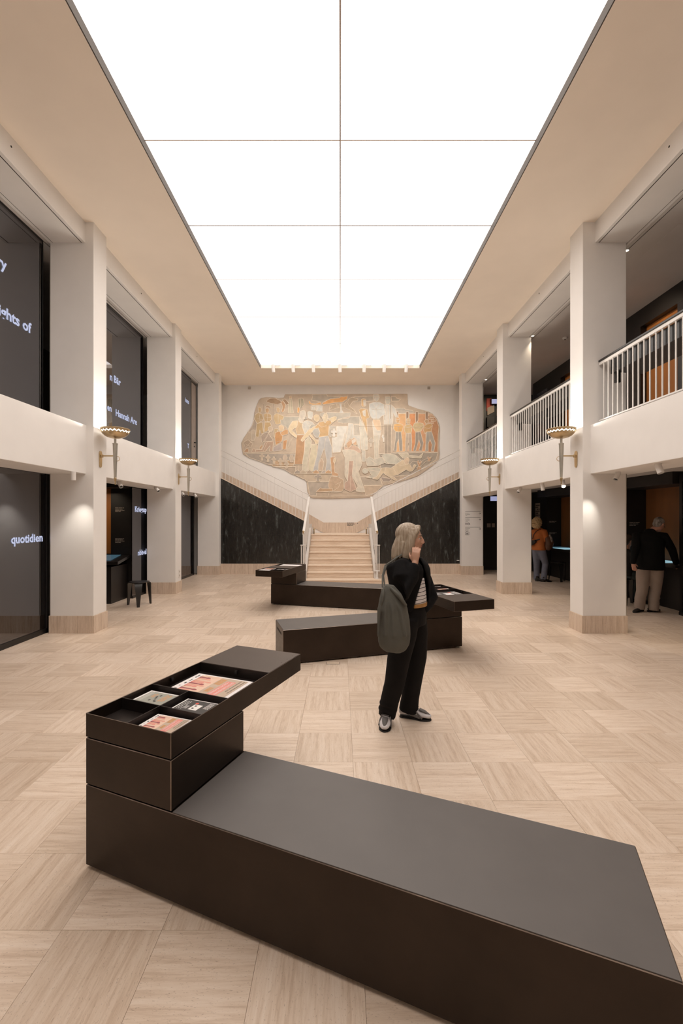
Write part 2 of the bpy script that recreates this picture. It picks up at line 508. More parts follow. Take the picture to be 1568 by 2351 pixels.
for along in (False, True):
    b = MB(); t = TILE-2*g; c = .0006
    b.add([(0,0,-.01),(t,0,-.01),(t,t,-.01),(0,t,-.01),(0,0,-c),(t,0,-c),(t,t,-c),(0,t,-c),(c,c,0),(t-c,c,0),(t-c,t-c,0),(c,t-c,0)],
          [(0,1,5,4),(1,2,6,5),(2,3,7,6),(3,0,4,7),(4,5,9,8),(5,6,10,9),(6,7,11,10),(7,4,8,11),(8,9,10,11)])
    tm[along] = b.mesh('tile', M['floor_y'] if along else M['floor_x'])
rest = MB()
for k, (_, cy, x, y, along) in enumerate(tiles):
    dz = random.uniform(-.0003, .0003)
    if k < 300:
        o = link('tile', tm[along], floor); o.location = (x+g, y+g, dz)
    else:
        me = tm[along]
        rest.add([(v.co.x+x+g, v.co.y+y+g, v.co.z+dz) for v in me.vertices], [tuple(p.vertices) for p in me.polygons], 1 if along else 0)
ro = rest.build('tile_field', [M['floor_x'], M['floor_y']], floor); ro['kind'] = 'stuff'

# ceiling with its light well
c = MB()
c.box(-X_BEAM-.02, -LW_X, Y_FRONT, Y_BACK, H_CEIL, H_CEIL+.30)
c.box(LW_X, X_BEAM+.02, Y_FRONT, Y_BACK, H_CEIL, H_CEIL+.30)
c.box(-LW_X, LW_X, LW_Y1, Y_BACK, H_CEIL, H_CEIL+.30)
c.box(-LW_X, LW_X, Y_FRONT, LW_Y0, H_CEIL, H_CEIL+.30)
c.box(-7.2, 7.4, Y_FRONT, Y_BACK, H_CEIL+.30, H_CEIL+.4)
ceiling = struct(c.build('ceiling', M['ceiling']))
for s in (-1, 1):
    x = s*LW_X
    b = MB().box(min(x, x-s*.012), max(x, x-s*.012), LW_Y0, LW_Y1, H_CEIL+.004, LW_Z+.03)
    b.build('reveal_strip', M['reveal'], ceiling)

lum = thing('luminous_ceiling', 'big glowing white stretched ceiling of rectangular panels above the hall', 'ceiling light', (0, 6.7, LW_Z))
b = MB().box(-LW_X+.013, LW_X-.013, LW_Y0, LW_Y1, LW_Z+.012, LW_Z+.03)
b.build('backing_frame', M['reveal'], lum)
nrow = 9; d = (LW_Y1-LW_Y0)/nrow
for r in range(nrow):
    for s in (-1, 1):
        x0, x1 = (-LW_X+.013, -.006) if s < 0 else (.006, LW_X-.013)
        b = MB().box(x0, x1, LW_Y0+r*d+.004, LW_Y0+(r+1)*d-.004, LW_Z, LW_Z+.01)
        b.build('luminous_panel', M['panel'], lum)

for r in range(1, nrow):
    MB().box(-LW_X+.013, LW_X-.013, LW_Y0+r*d-.0065, LW_Y0+r*d+.0065, LW_Z-.003, LW_Z+.012).build('joint_bar', M['joint'], lum)
MB().box(-.0075, .0075, LW_Y0, LW_Y1, LW_Z-.004, LW_Z+.012).build('joint_bar', M['joint'], lum)

# side walls: beams, gallery slabs and parapets of both long sides
def side(s, name):
    b = MB()
    X = lambda a, c: (min(s*a, s*c), max(s*a, s*c))
    xf = X_FAS+.03 if s < 0 else X_FAS-.03
    b.box(*X(X_BEAM, 4.36), Y_FRONT, 13.3, Z_SOFFIT, H_CEIL+.3)                    # beam over the gallery
    b.box(*X(xf, 4.40), Y_FRONT, 13.3, Z_FAS0, Z_FAS1)                          # white parapet band
    w = struct(b.build(name, M['plaster'], bevel=.006))
    g = MB()
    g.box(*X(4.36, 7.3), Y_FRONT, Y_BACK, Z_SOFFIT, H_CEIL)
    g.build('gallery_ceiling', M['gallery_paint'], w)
    g = MB()
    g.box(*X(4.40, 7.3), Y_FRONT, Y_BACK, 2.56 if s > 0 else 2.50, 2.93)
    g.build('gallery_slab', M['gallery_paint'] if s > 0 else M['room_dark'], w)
    k = MB()
    for (xa, xb) in ((3.865, 3.876), (4.30, 4.306), (4.41, 4.42)):
        k.box(*X(xa, xb), .2, 13.25, Z_SOFFIT-.0015, Z_SOFFIT+.01)
    k.build('soffit_groove', M['slot'], w)
    for y in (5.05, 8.35, 11.6):
        MB().cyl((s*(X_BEAM-.004), y, 6.03), (s*(X_BEAM+.01), y, 6.03), .012, n=8).build('fixing_hole', M['lamp_dark'], w)
    return w
wl = side(-1, 'wall_left')
wr = side(1, 'wall_right')
# outer walls of the side rooms, front wall behind the camera
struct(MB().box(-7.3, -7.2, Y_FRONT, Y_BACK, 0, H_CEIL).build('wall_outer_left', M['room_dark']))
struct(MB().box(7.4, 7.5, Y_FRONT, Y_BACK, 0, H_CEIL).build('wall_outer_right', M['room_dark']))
struct(MB().box(-7.3, 7.5, Y_FRONT-.1, Y_FRONT, 0, H_CEIL+.4).build('wall_front', M['plaster']))
wb = struct(MB().box(-4.2, 4.2, Y_MURAL, Y_BACK+.15, 0, H_CEIL+.3).build('wall_back', M['plaster']))
b = MB().box(-7.3, -4.2, Y_MURAL+.05, Y_BACK+.15, 0, H_CEIL).box(-4.6, -4.2, 13.66, Y_MURAL+.06, 0, H_CEIL)
struct(b.build('wall_back_left', M['plaster']))
b = MB().box(4.2, 4.5, 13.66, Y_MURAL+.06, Z_FAS0, H_CEIL)
struct(b.build('wall_back_right', M['plaster']))

# pillars
NAMES = ('nearest', 'middle', 'farthest')
for s in (-1, 1):
    for k, y in enumerate(PIL_Y):
        xi = X_PIL[s][k]
        x0, x1 = sorted((s*xi, s*(xi+PIL_W)))
        yd = y + (.30 if k == 2 else PIL_D)
        extra = ''
        if s > 0: extra = (' beside the man', ' beside the curly haired woman', ' carrying the direction signs')[k]
        else: extra = (' beside the large lower display pane', ' behind the black stool', ' beside the black marble stair wall')[k]
        p = thing('pillar', '%s white pillar of the %s row on a travertine base%s' % (NAMES[k], 'left' if s < 0 else 'right', extra), 'pillar', ((x0+x1)/2, y+.19, 0))
        MB().box(x0, x1, y+.012, yd, .26, H_CEIL+.01).build('shaft', M['plaster'], p, bevel=.006)
        MB().box(x0-.014, x1+.014, y, yd+.012, 0, .262).build('base', M['trav_z'], p, bevel=.003)
        if s < 0 and k == 0 or s > 0:
            MB().box(min(s*(xi+PIL_W), s*(xi+PIL_W+.012)), max(s*(xi+PIL_W), s*(xi+PIL_W+.012)), y+.02, y+.035, .26, Z_FAS0 if s > 0 else 5.8).build('edge_trim', M['nickel'], p)

# stone walls left and right of the stair, with their marble slabs
def clip(poly, f):
    """keeps the part of a 2D polygon where f(point) >= 0"""
    out = []
    for i in range(len(poly)):
        a, c = poly[i], poly[(i+1) % len(poly)]
        fa, fc = f(a), f(c)
        if fa >= 0: out.append(a)
        if fa*fc < 0:
            t = fa/(fa-fc); out.append((a[0]+(c[0]-a[0])*t, a[1]+(c[1]-a[1])*t))
    return out
ZS0, SL = 1.60, .512                                      # height of the slope at |x| = 1.03
top = lambda ax: ZS0 + SL*(ax-1.03)
for s, nm in ((-1, 'wall_stair_left'), (1, 'wall_stair_right')):
    pts = [(s*1.03, Y_STONE+.02, .30), (s*3.76, Y_STONE+.02, .30), (s*3.76, Y_STONE+.02, top(3.76)-.006), (s*1.03, Y_STONE+.02, top(1.03)-.006)]
    w = struct(MB().prism(pts, (0, .10, 0)).build(nm, M['slot']))
    xs = (1.03, 1.90, 2.83, 3.76); zs = (.318, 1.22, 2.11, 3.2); e = .0018
    for a in range(3):
        for c_ in range(3):
            q = [(xs[a]+e, zs[c_]+e), (xs[a+1]-e, zs[c_]+e), (xs[a+1]-e, zs[c_+1]-e), (xs[a]+e, zs[c_+1]-e)]
            q = clip(q, lambda p: top(p[0])-p[1])
            if len(q) < 3: continue
            MB().prism([(s*x, Y_STONE+random.uniform(-.0006,.0006), z) for x, z in q], (0, .021, 0)).build('marble_slab', M['marble'], w, bevel=.001)
    # thin pale arris stone on top of the slope
    MB().prism([(s*1.03, Y_STONE-.004, top(1.03)-.004), (s*3.76, Y_STONE-.004, top(3.76)-.004), (s*3.76, Y_STONE-.004, top(3.76)+.018), (s*1.03, Y_STONE-.004, top(1.03)+.018)], (0, .12, 0)).build('coping', M['trav_x'], w)
    x0, x1 = sorted((s*.98, s*3.76))
    bs = MB().box(x0, x1, Y_STONE+.0, Y_STONE+.1, 0, .30)
    base = struct(bs.build('baseboard_left' if s < 0 else 'baseboard_right', M['grout']))
    n = 4
    for q in range(n):
        a = x0+(x1-x0)*q/n; c2 = x0+(x1-x0)*(q+1)/n
        MB().box(a+.001, c2-.001, Y_STONE-.022, Y_STONE+.001, 0, .316).build('skirting_stone', M['trav_z'], base, bevel=.002)

# skirting on the mural wall following landing and flights
b = MB()
prof = [(0, 1.24), (.55, 1.24), (4.19, 1.24+.50*(4.19-.55))]
for s in (-1, 1):
    up = [(0, 1.58), (.55, 1.58), (1.02, 1.85), (4.19, 1.85+.485*(4.19-1.02))]
    pts = [(s*x, Y_MURAL-.02, z) for x, z in prof] + [(s*x, Y_MURAL-.02, z) for x, z in up[::-1]]
    b.prism(pts, (0, .022, 0))
wsk = struct(b.build('baseboard_back', M['trav_z']))
# small plaque lettering on the skirting
t = MB()
for k, ww in enumerate((.235, .255, .21)):
    word_bars(t, ww, .033, (.225, Y_MURAL-.0215, 1.553-k*.036), (1,0,0), (0,0,1))
word_bars(t, .03, .033, (.56, Y_MURAL-.0215, 1.545), (1,0,0), (0,0,1))
t.build('lettering', M['ink'], wsk)

# wall detectors high on the mural wall
for x, lab in ((-3.02, 'small square grey wall detector above the left end of the mural'), (2.95, 'small square grey wall detector above the right end of the mural')):
    o = thing('wall_detector', lab, 'detector', (x, Y_MURAL, 6.03), 'detectors on the mural wall')
    MB().box(x-.045, x+.045, Y_MURAL-.03, Y_MURAL, 6.01, 6.10).build('casing', M['grey_plastic'], o, bevel=.006)
    MB().cyl((x, Y_MURAL-.036, 6.055), (x, Y_MURAL-.029, 6.055), .022, n=12).build('lens', M['nickel'], o)

# ---------------------------------------------------------------- stairs
st = thing('staircase', 'pale travertine staircase rising to a landing and parting left and right below the mural', 'staircase', (0, 12.2, 0))
RISE, TREAD, Y1 = .155, .29, 11.10
for k in range(8):
    w = 1.12 if k == 0 else .872
    y = Y1+k*TREAD; z = (k+1)*RISE
    yend = Y1+(k+1)*TREAD+.03 if k < 7 else Y_MURAL-.022
    b = MB().box(-w+.0, w, y+.022, yend, max(0, z-RISE-.0), z-.036)
    b.box(-w-.0, w, y, yend, z-.036, z)
    b.build('step', M['trav_x'], st, bevel=.006)
for s in (-1, 1):
    # stringers at the sides of the lower flight
    z0, z1 = .155, 1.24
    ya, yb = Y1+.20, 13.14
    pts = [(s*.874, ya, z0), (s*.874, yb, z0), (s*.874, yb, z1+.20), (s*.874, ya+.02, z0+.20)]
    MB().prism(pts, (s*.065, 0, 0)).build('stringer', M['white_stringer'], st, bevel=.004)
    # side flights behind the marble
    for k in range(10):
        x0 = .93+k*.285; z = 1.24+(k+1)*RISE
        xa, xb = sorted((s*x0, s*(x0+.30)))
        MB().box(xa, xb, Y_STONE+.125, Y_MURAL-.024, z-.32, z).build('step', M['trav_x'], st)
    # end block of the landing wall
    xa, xb = sorted((s*.885, s*1.03))
    MB().box(xa, xb, Y_STONE-.02, Y_STONE+.1, 0, 1.55).build('cheek_wall', M['white_stringer'], st)
    MB().cyl((s*.80, 13.30, 1.24), (s*.80, 13.30, 1.40), .02, .016, n=8).lathe([(.028,0),(.032,.02),(.02,.035)], (s*.80, 13.30, 1.38), 10).build('floor_stop', M['brass'], st)

def railing(s):
    side_ = 'left' if s < 0 else 'right'
    # lower flight
    r = thing('stair_railing', 'white metal %s handrail and newel of the lower stair flight' % side_, 'railing', (s*.955, 12.2, .155))
    x = s*.955
    pa, pb = Vector((x, 11.28, 1.315)), Vector((x, 13.36, 2.365))
    d = (pb-pa).normalized(); up = Vector((0, -d.z, d.y))
    o = pa - Vector((.033, 0, 0)) - up*.02
    MB().boxf(o, (.066, 0, 0), pb-pa, up*.045).build('handrail', M['white_metal'], r, bevel=.006)
    # newel: foot, three bars between two collars, slender post to the rail
    y = 11.28
    n = thing('newel', '', ''); del n['label'], n['category']; adopt(n, r); n.location = Vector((x, y, .155))-r.location
    MB().lathe([(.045,0),(.045,.012),(.03,.03),(.03,.21)], (x, y, .155), 14).build('post_foot', M['white_metal'], n)
    MB().cyl((x, y, 1.02), (x, y, 1.33), .016, n=12).build('post', M['white_metal'], n)
    for dx in (-.052, 0, .052):
        MB().cyl((x+dx, y, .35), (x+dx, y, 1.02), .014, n=10).build('bar', M['white_metal'], n)
    for z in (.345, 1.01):
        MB().box(x-.075, x+.075, y-.03, y+.03, z, z+.025).build('collar', M['white_metal'], n, bevel=.003)
    MB().ball((x, y-.012, 1.375), .032, nu=12, nv=8).cyl((x, y-.012, 1.33), (x, y-.012, 1.36), .018, n=10).build('finial', M['brass'], r, smooth=True)
    k = 0
    yy = 11.42
    while yy < 13.3:
        t = (yy-pa.y)/(pb.y-pa.y)
        zb = .155+.20+(yy-Y1-.22)/(13.14-Y1-.22)*(1.085) if yy < 13.14 else 1.24
        MB().cyl((x, yy, min(zb, 1.44)-.01), (x, yy, pa.z+t*(pb.z-pa.z)-.015), .0085, n=8).build('baluster', M['white_metal'], r)
        yy += .105
    # upper flight
    r = thing('stair_railing', 'thin white metal railing climbing the slope of the %s marble wall' % side_, 'railing', (s*2.4, 13.51, 1.7))
    Yr = 13.51
    z2 = lambda ax: top(ax)+.69
    zt = lambda ax: top(ax)+.875
    xs0, xs1 = .97, 3.72
    for f, rr, nm in ((zt, .011, 'handrail'), (z2, .009, 'lower_rail')):
        MB().loft([(s*.955, 13.36, f(xs0)), (s*1.02, Yr-.01, f(1.03)), (s*1.2, Yr, f(1.2)), (s*xs1, Yr, f(xs1))], [rr]*4, ref=(0,1,0), n=8, dome=False).build(nm, M['white_metal'], r, smooth=True)
    ax = 1.06; k = 0
    while ax < xs1:
        MB().cyl((s*ax, Yr, top(ax)-.002), (s*ax, Yr, z2(ax)), .0065, n=6).build('baluster', M['white_metal'], r)
        if k % 8 == 1:
            MB().cyl((s*ax, Yr, z2(ax)), (s*ax, Yr, zt(ax)), .0065, n=6).build('spacer', M['white_metal'], r)
        ax += .1085; k += 1
railing(-1); railing(1)

# ---------------------------------------------------------------- gallery railings on the right
GAL = ('railing of the nearest gallery bay above the man', 'railing of the middle gallery bay behind the large right wall lamp', 'railing of the farthest gallery bay behind the small right wall lamp')
def gallery_rail(y0, y1, lab):
    r = thing('gallery_railing', 'white barred black topped '+lab, 'railing', (3.87, (y0+y1)/2, Z_FAS1), 'railings of the right gallery')
    MB().box(3.85, 3.925, y0, y1, 4.045, 4.075).build('handrail', M['black_metal'], r, bevel=.006)
    MB().box(3.862, 3.895, y0, y1, 4.002, 4.045).build('top_rail', M['white_metal'], r, bevel=.003)
    MB().box(3.860, 3.890, y0, y1, 3.168, 3.186).build('bottom_rail', M['white_metal'], r, bevel=.002)
    n = int(round((y1-y0)/.1075))
    bm = None
    for k in range(n):
        y = y1-.1-k*(y1-y0-.15)/(n-1)
        if bm is None:
            bm = MB().cyl((3.876, 0, 3.18), (3.876, 0, 4.01), .0095, n=8).mesh('baluster', M['white_metal'], smooth=False)
        o = link('baluster', bm, r); o.location.y += y
    for k in range(5):
        y = y0+.3+k*(y1-y0-.6)/4
        MB().cyl((3.876, y, Z_FAS1), (3.876, y, 3.17), .007, n=6).build('foot', M['white_metal'], r)
    return r
for k, (a, c) in enumerate(((3.5, 6.50), (6.895, 9.89), (10.285, 13.28))):
    gallery_rail(a, c, GAL[k])
    d_ = thing('display_shelf', ('black sloping display shelf behind the nearest gallery railing', 'black sloping display shelf behind the middle gallery railing', 'black sloping display shelf behind the farthest gallery railing')[k], 'shelf', (4.1, (a+c)/2, 3.9), 'display shelves behind the gallery railings')
    y0, y1 = a+.15, c-.22
    MB().prism([(3.93, y0, 3.98), (4.36, y0, 3.86), (4.36, y0, 3.80), (3.93, y0, 3.83)], (0, y1-y0, 0)).build('shelf_board', M['black_metal'], d_, bevel=.004)
    MB().box(3.90, 3.93, y0, y1, 3.80, 4.0).build('rail_mount', M['black_metal'], d_)
    for y in (y1-.05, y0+.05, (y0+y1)/2):
        MB().box(3.93, 4.0, y-.02, y+.02, 3.66, 3.84).build('bracket', M['black_metal'], d_)
# ---------------------------------------------------------------- display glass on the left
def window(n, x, y0, y1, z0, z1, fr, words, frame_right=True):
    r = bpy.data.objects.new('window_%d' % n, None); COL.objects.link(r); r.location = (x, (y0+y1)/2, z0); struct(r)
    MB().box(x-.012, x, y0, y1, z0, z1).build('glass_pane', M['glass'], r)
    f = fr
    if f:
        MB().box(x-.05, x+.015, y0, y1, z0-.002, z0+f).build('frame_bar', M['black_frame'], r, bevel=.003)
        MB().box(x-.05, x+.015, y0, y1, z1-f, z1).build('frame_bar', M['black_frame'], r, bevel=.003)
        MB().box(x-.05, x+.015, y1-f*1.1, y1, z0, z1).build('frame_bar', M['black_frame'], r, bevel=.003)
    else:
        MB().box(x-.03, x+.004, y0, y1, z1-.03, z1+.004).build('frame_bar', M['black_frame'], r)
        MB().box(x-.014, x+.002, y1-.002, y1+.012, z0, z1).build('edge_bar', M['black_frame'], r)
    for (w, y, z, sz, al) in words:
        b = text_mb(MB(), w, sz, (x+.006, y, z), (0,1,0), (0,0,1), align=al, bold=.03)
        b.build('glowing_lettering', M['led'], r)
    return r
window(1, -4.42, 3.2, 6.62, 0.0, Z_FAS0+.1, .075, [('quotidien', 6.47, 1.380, .165, 'RIGHT')])
window(2, -4.42, 3.2, 6.47, 2.95, 5.85, 0, [('Rights of', 6.215, 4.36, .20, 'RIGHT'), ('ry', 5.76, 4.99, .20, 'RIGHT')])
window(3, -4.468, 7.0, 9.86, 2.95, 5.85, 0, [('Hannah Are', 9.56, 3.765, .185, 'RIGHT'), ('en', 8.51, 3.80, .17, 'RIGHT'), ('n Bär', 8.85, 4.41, .19, 'RIGHT')])
window(4, -4.41, 10.4, 12.85, 2.95, 5.85, 0, [('ions', 12.68, 5.04, .18, 'RIGHT'), ('T', 12.68, 3.76, .18, 'RIGHT')])
window(5, -4.46, 9.34, 10.1, 0.0, Z_FAS0+.1, .05, [('Kriegssp', 10.02, 1.865, .165, 'RIGHT'), ('nbis-al', 10.02, .905, .165, 'RIGHT')])
window(6, -4.46, 10.28, 13.26, 0.0, Z_FAS0+.1, .06, [])
# lock on the narrow door beside the farthest upper pane
d = bpy.data.objects.new('door_1', None); COL.objects.link(d); d.location = (-4.47, 13.1, 2.95); struct(d)
MB().box(-4.44, -4.40, 12.93, 13.28, 2.95, 5.75).build('door_leaf', M['greige_ink'], d)
MB().cyl((-4.40, 13.12, 4.0), (-4.34, 13.12, 4.0), .018, n=10).box(-4.355, -4.34, 13.06, 13.13, 3.99, 4.01).build('door_handle', M['black_metal'], d)
MB().cyl((-4.40, 13.12, 3.88), (-4.385, 13.12, 3.88), .025, n=12).build('lock', M['black_metal'], d)

# ---------------------------------------------------------------- exhibits in the left ground floor bay
e = thing('exhibit_wall', 'black exhibit wall with an orange panel and small texts behind the left bay opening', 'exhibit', (-5.0, 9.5, 0))
MB().box(-4.98, -4.53, 9.46, 9.56, 0, 2.5).build('text_board', M['black_board'], e)
MB().box(-5.75, -4.985, 9.50, 9.56, .95, 2.5).build('orange_board', M['orange'], e)
MB().box(-5.75, -4.985, 9.50, 9.56, 0, .95).build('plinth_board', M['black_board'], e)
MB().box(-5.80, -4.53, 9.0, 9.56, 2.36, 2.5).build('header', M['black_board'], e)
t = MB()
for z in (1.94, 1.27):
    for k in range(4): word_bars(t, (.19, .16, .20, .12)[k], .021, (-4.885, 9.458, z-k*.026), (1,0,0), (0,0,1))
t.build('lettering', M['greige_ink'], e)
dk = thing('exhibit_desk', 'black sloping exhibit desk with a dark lit screen under the left orange panel', 'desk', (-4.95, 9.0, 0))
MB().box(-5.45, -4.60, 8.75, 9.45, 0, .74).build('body', M['black_board'], dk)
sl = [(-5.5, 9.45, .93), (-4.55, 9.45, .93), (-4.40, 8.62, .86), (-5.5, 8.62, .86)]
MB().prism(sl, (0, 0, -.06)).build('desk_top', M['black_metal'], dk, bevel=.004)
MB().prism([(-5.4, 9.38, .9305), (-4.72, 9.38, .9305), (-4.60, 8.72, .875), (-5.4, 8.72, .875)], (0, 0, .004)).build('screen', M['screen_blue'], dk)

def stool(x, y, rot, label, h=.47):
    r = thing('stool', label, 'stool', (x, y, 0))
    top_ = [(x+.185*math.cos(rot+2*math.pi*k/18)*(1+.10*math.cos(3*(2*math.pi*k/18))), y+.185*math.sin(rot+2*math.pi*k/18)*(1+.10*math.cos(3*2*math.pi*k/18)), h-.018) for k in range(18)]
    MB().prism(top_, (0,0,.018)).build('seat', M['black_metal'], r, bevel=.005)
    for k in range(3):
        a = rot+k*2*math.pi/3
        dr = Vector((math.cos(a), math.sin(a), 0)); tn = Vector((-math.sin(a), math.cos(a), 0)); c = Vector((x, y, 0))
        prof = [(.12, h-.016, .075), (.185, h-.022, .072), (.205, h-.05, .068), (.215, .28, .05), (.235, 0, .026)]
        b = MB(); vs = []
        for rr, z, w in prof:
            for th in (-.009, .009):
                vs += [c+dr*(rr+th)+tn*w+Vector((0,0,z)), c+dr*(rr+th)-tn*w+Vector((0,0,z))]
        fs = []
        for q in range(4):
            o = q*4
            fs += [(o, o+1, o+5, o+4), (o+2, o+6, o+7, o+3), (o, o+4, o+6, o+2), (o+1, o+3, o+7, o+5)]
        fs += [(0,2,3,1), (16,17,19,18)]
        b.add(vs, fs).build('leg', M['black_metal'], r, auto=40)
    return r
stool(-3.98, 8.62, .9, 'black three legged stool standing beside the left middle pillar')
stool(5.98, 11.95, .4, 'black three legged stool before the exhibit table beside the curly haired woman', .52)
stool(5.68, 8.78, .2, 'black three legged stool with a person sitting on it behind the man', .52)

# ---------------------------------------------------------------- exhibits on the right, ground floor
def exhibit(y0, y1, label, words, z):
    e = thing('exhibit_niche', label, 'exhibit', (6.5, (y0+y1)/2, 0), None)
    MB().box(6.62, 6.70, y0, y1, .80, 2.56).build('orange_board', M['orange_shaded'], e)
    MB().box(6.62, 6.70, y0, y1, 0, .80).build('plinth_board', M['black_board'], e)
    MB().box(6.18, 6.70, y1, y1+.09, 0, 2.56).build('text_board', M['black_board'], e)
    MB().box(5.95, 6.70, y0, y1+.09, 2.34, 2.56).build('header', M['black_board'], e)
    t = MB()
    for i, zz in enumerate(z):
        for k, w in enumerate(words):
            word_bars(t, w, .022, (6.26, y1-.002, zz-k*.028), (1,0,0), (0,0,1))
    t.build('lettering', M['greige_ink'], e)
    return e
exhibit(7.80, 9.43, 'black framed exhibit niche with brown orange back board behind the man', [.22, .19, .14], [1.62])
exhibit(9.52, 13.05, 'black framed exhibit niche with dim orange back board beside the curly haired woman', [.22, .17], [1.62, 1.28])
def table(y0, y1, label, screens):
    t = thing('exhibit_table', label, 'table', (6.3, (y0+y1)/2, 0))
    MB().box(6.02, 6.618, y0, y1, .82, .87).build('table_top', M['black_metal'], t, bevel=.004)
    MB().box(6.30, 6.618, y0+.02, y1-.02, 0, .82).build('body', M['black_board'], t)
    for (a, c, x0, x1, m) in screens:
        MB().box(x0, x1, a, c, .868, .876).build('screen', M[m], t)
    return t
table(7.82, 9.42, 'black exhibit table with a bright pale screen in front of the man', [(8.3, 9.25, 6.08, 6.56, 'screen_pale')])
table(9.60, 13.04, 'black exhibit table with slate and pale screens beside the curly haired woman', [(12.55, 12.98, 6.08, 6.58, 'screen_blue'), (11.85, 12.50, 6.10, 6.58, 'screen_pale')])
gp = thing('glass_partition', 'dark reflective glass partition panel at the right photo edge beside the man', 'glass panel', (6.0, 6.6, 0))
MB().box(6.05, 6.065, 5.2, 7.74, .02, 2.38).build('glass_pane', M['glass'], gp)
MB().box(6.066, 6.09, 5.2, 7.72, .02, 2.34).build('backing', M['black_board'], gp)
MB().box(6.04, 6.10, 7.70, 7.76, 0, 2.5).build('post', M['black_frame'], gp)
MB().box(6.03, 6.10, 5.2, 7.76, 0, .05).build('foot_rail', M['black_frame'], gp)
we = struct(MB().box(4.46, 7.4, Y_BACK-.04, Y_BACK+.02, 0, 2.56).build('wall_gallery_end', M['black_board']))
o = thing('news_panel', 'pale printed newspaper panel on the black wall above the curly haired woman', 'panel', (6.2, 13.75, 1.8))
MB().box(6.24, 6.30, 13.16, 14.5, 0, 2.56).build('board', M['black_board'], o)
MB().box(6.235, 6.242, 13.60, 13.92, 1.62, 2.20).build('sheet', M['greige_ink'], o)
b = MB()
for k in range(9):
    z = 2.16-k*.062
    for q in range(3):
        if random.random() < .8: b.box(6.232, 6.236, 13.62+q*.10, 13.62+q*.10+random.uniform(.04,.09), z-.05, z-.012)
b.build('print', M['ink'], o)
o = thing('lit_sign', 'small lavender lit screen hanging in the dark doorway beside the sign pillar', 'screen', (5.08, 14.5, 2.3))
MB().box(4.99, 5.23, 14.50, 14.56, 2.29, 2.46).build('casing', M['black_metal'], o)
MB().box(5.0, 5.22, 14.495, 14.502, 2.30, 2.45).build('screen', M['screen_violet'], o)
o = thing('photo_panel', 'small faint photographs on the dark doorway wall beside the sign pillar', 'panel', (5.1, 14.5, 1.4))
MB().box(4.90, 5.02, 14.53, 14.56, 1.42, 1.55).box(5.06, 5.16, 14.53, 14.56, 1.42, 1.55).build('photo_print', M['greige_ink'], o)
MB().box(4.86, 5.2, 14.55, 14.565, 1.36, 1.60).build('board', M['black_board'], o)

# ---------------------------------------------------------------- upper gallery on the right
XU = 5.93
def upper(y0, y1, oa, ob, label, grey=None):
    e = thing('gallery_exhibit', label, 'exhibit', (6.2, (y0+y1)/2, 2.93))
    MB().box(XU, XU+.5, y0, y1, 5.50, Z_SOFFIT+.0).build('header', M['black_board'], e)
    MB().box(XU+.12, XU+.5, oa, ob, 2.93, 5.50).build('orange_board', M['orange'], e)
    MB().box(XU, XU+.5, ob, y1, 2.93, 5.50).build('dark_board', M['black_board'], e)
    if oa > y0: MB().box(XU, XU+.5, y0, oa, 2.93, 5.50).build('grey_board', M['glass_grey'], e)
    MB().box(XU+.05, XU+.13, oa, ob, 3.72, 3.80).build('rail', M['black_metal'], e)
    if grey: MB().box(XU-.012, XU, grey[0], grey[1], 3.4, 5.45).build('grey_pane', M['glass_grey'], e)
    return e
M['glass_grey'] = mat('grey_glossy_panel', (.05,.048,.052), .12, vary=.05)
upper(5.2, 9.6, 7.66, 8.60, 'black gallery exhibit with orange board behind the nearest gallery railing')
upper(9.62, 13.4, 10.6, 11.72, 'black gallery exhibit with orange board behind the middle gallery railing', (12.45, 13.1))
e = thing('gallery_display', 'colourful gallery display with red board and small screen behind the farthest railing', 'exhibit', (5.1, 14.55, 2.93))
MB().box(4.50, XU+.5, 14.55, 14.60, 2.93, Z_SOFFIT).build('dark_board', M['black_board'], e)
MB().box(4.88, 5.06, 14.52, 14.548, 5.30, 5.72).build('red_board', M['red_ink'], e)
MB().box(5.0, 5.24, 14.40, 14.50, 5.50, 5.68).build('screen_case', M['black_metal'], e)
MB().box(5.01, 5.23, 14.395, 14.40, 5.51, 5.66).build('screen', M['screen_violet'], e)
MB().prism([(4.90,14.50,5.15), (5.13,14.50,5.27), (5.13,14.50,5.50), (4.90,14.50,5.40)], (0,.03,0)).build('tan_panel', M['beige_ink'], e)
MB().prism([(5.22,14.50,5.13), (5.42,14.50,5.22), (5.42,14.50,5.45), (5.22,14.50,5.38)], (0,.03,0)).build('orange_panel', M['orange_ink'], e)
MB().box(4.88, 5.12, 14.46, 14.5, 4.75, 5.10).build('grey_panel', M['charcoal_ink'], e)
MB().prism([(5.0,14.45,4.3), (5.45,14.45,4.5), (5.45,14.45,4.95), (5.0,14.45,4.75)], (0,.03,0)).build('timber_panel', M['orange'], e)
e2 = thing('gallery_case', 'dim orange display case standing behind the farthest gallery railing', 'exhibit', (5.7, 13.9, 2.93))
MB().box(5.4, 5.9, 13.6, 14.3, 2.93, 3.9).build('case', M['orange'], e2)
MB().box(5.38, 5.92, 13.58, 14.32, 3.9, 3.95).build('case_top', M['black_metal'], e2)

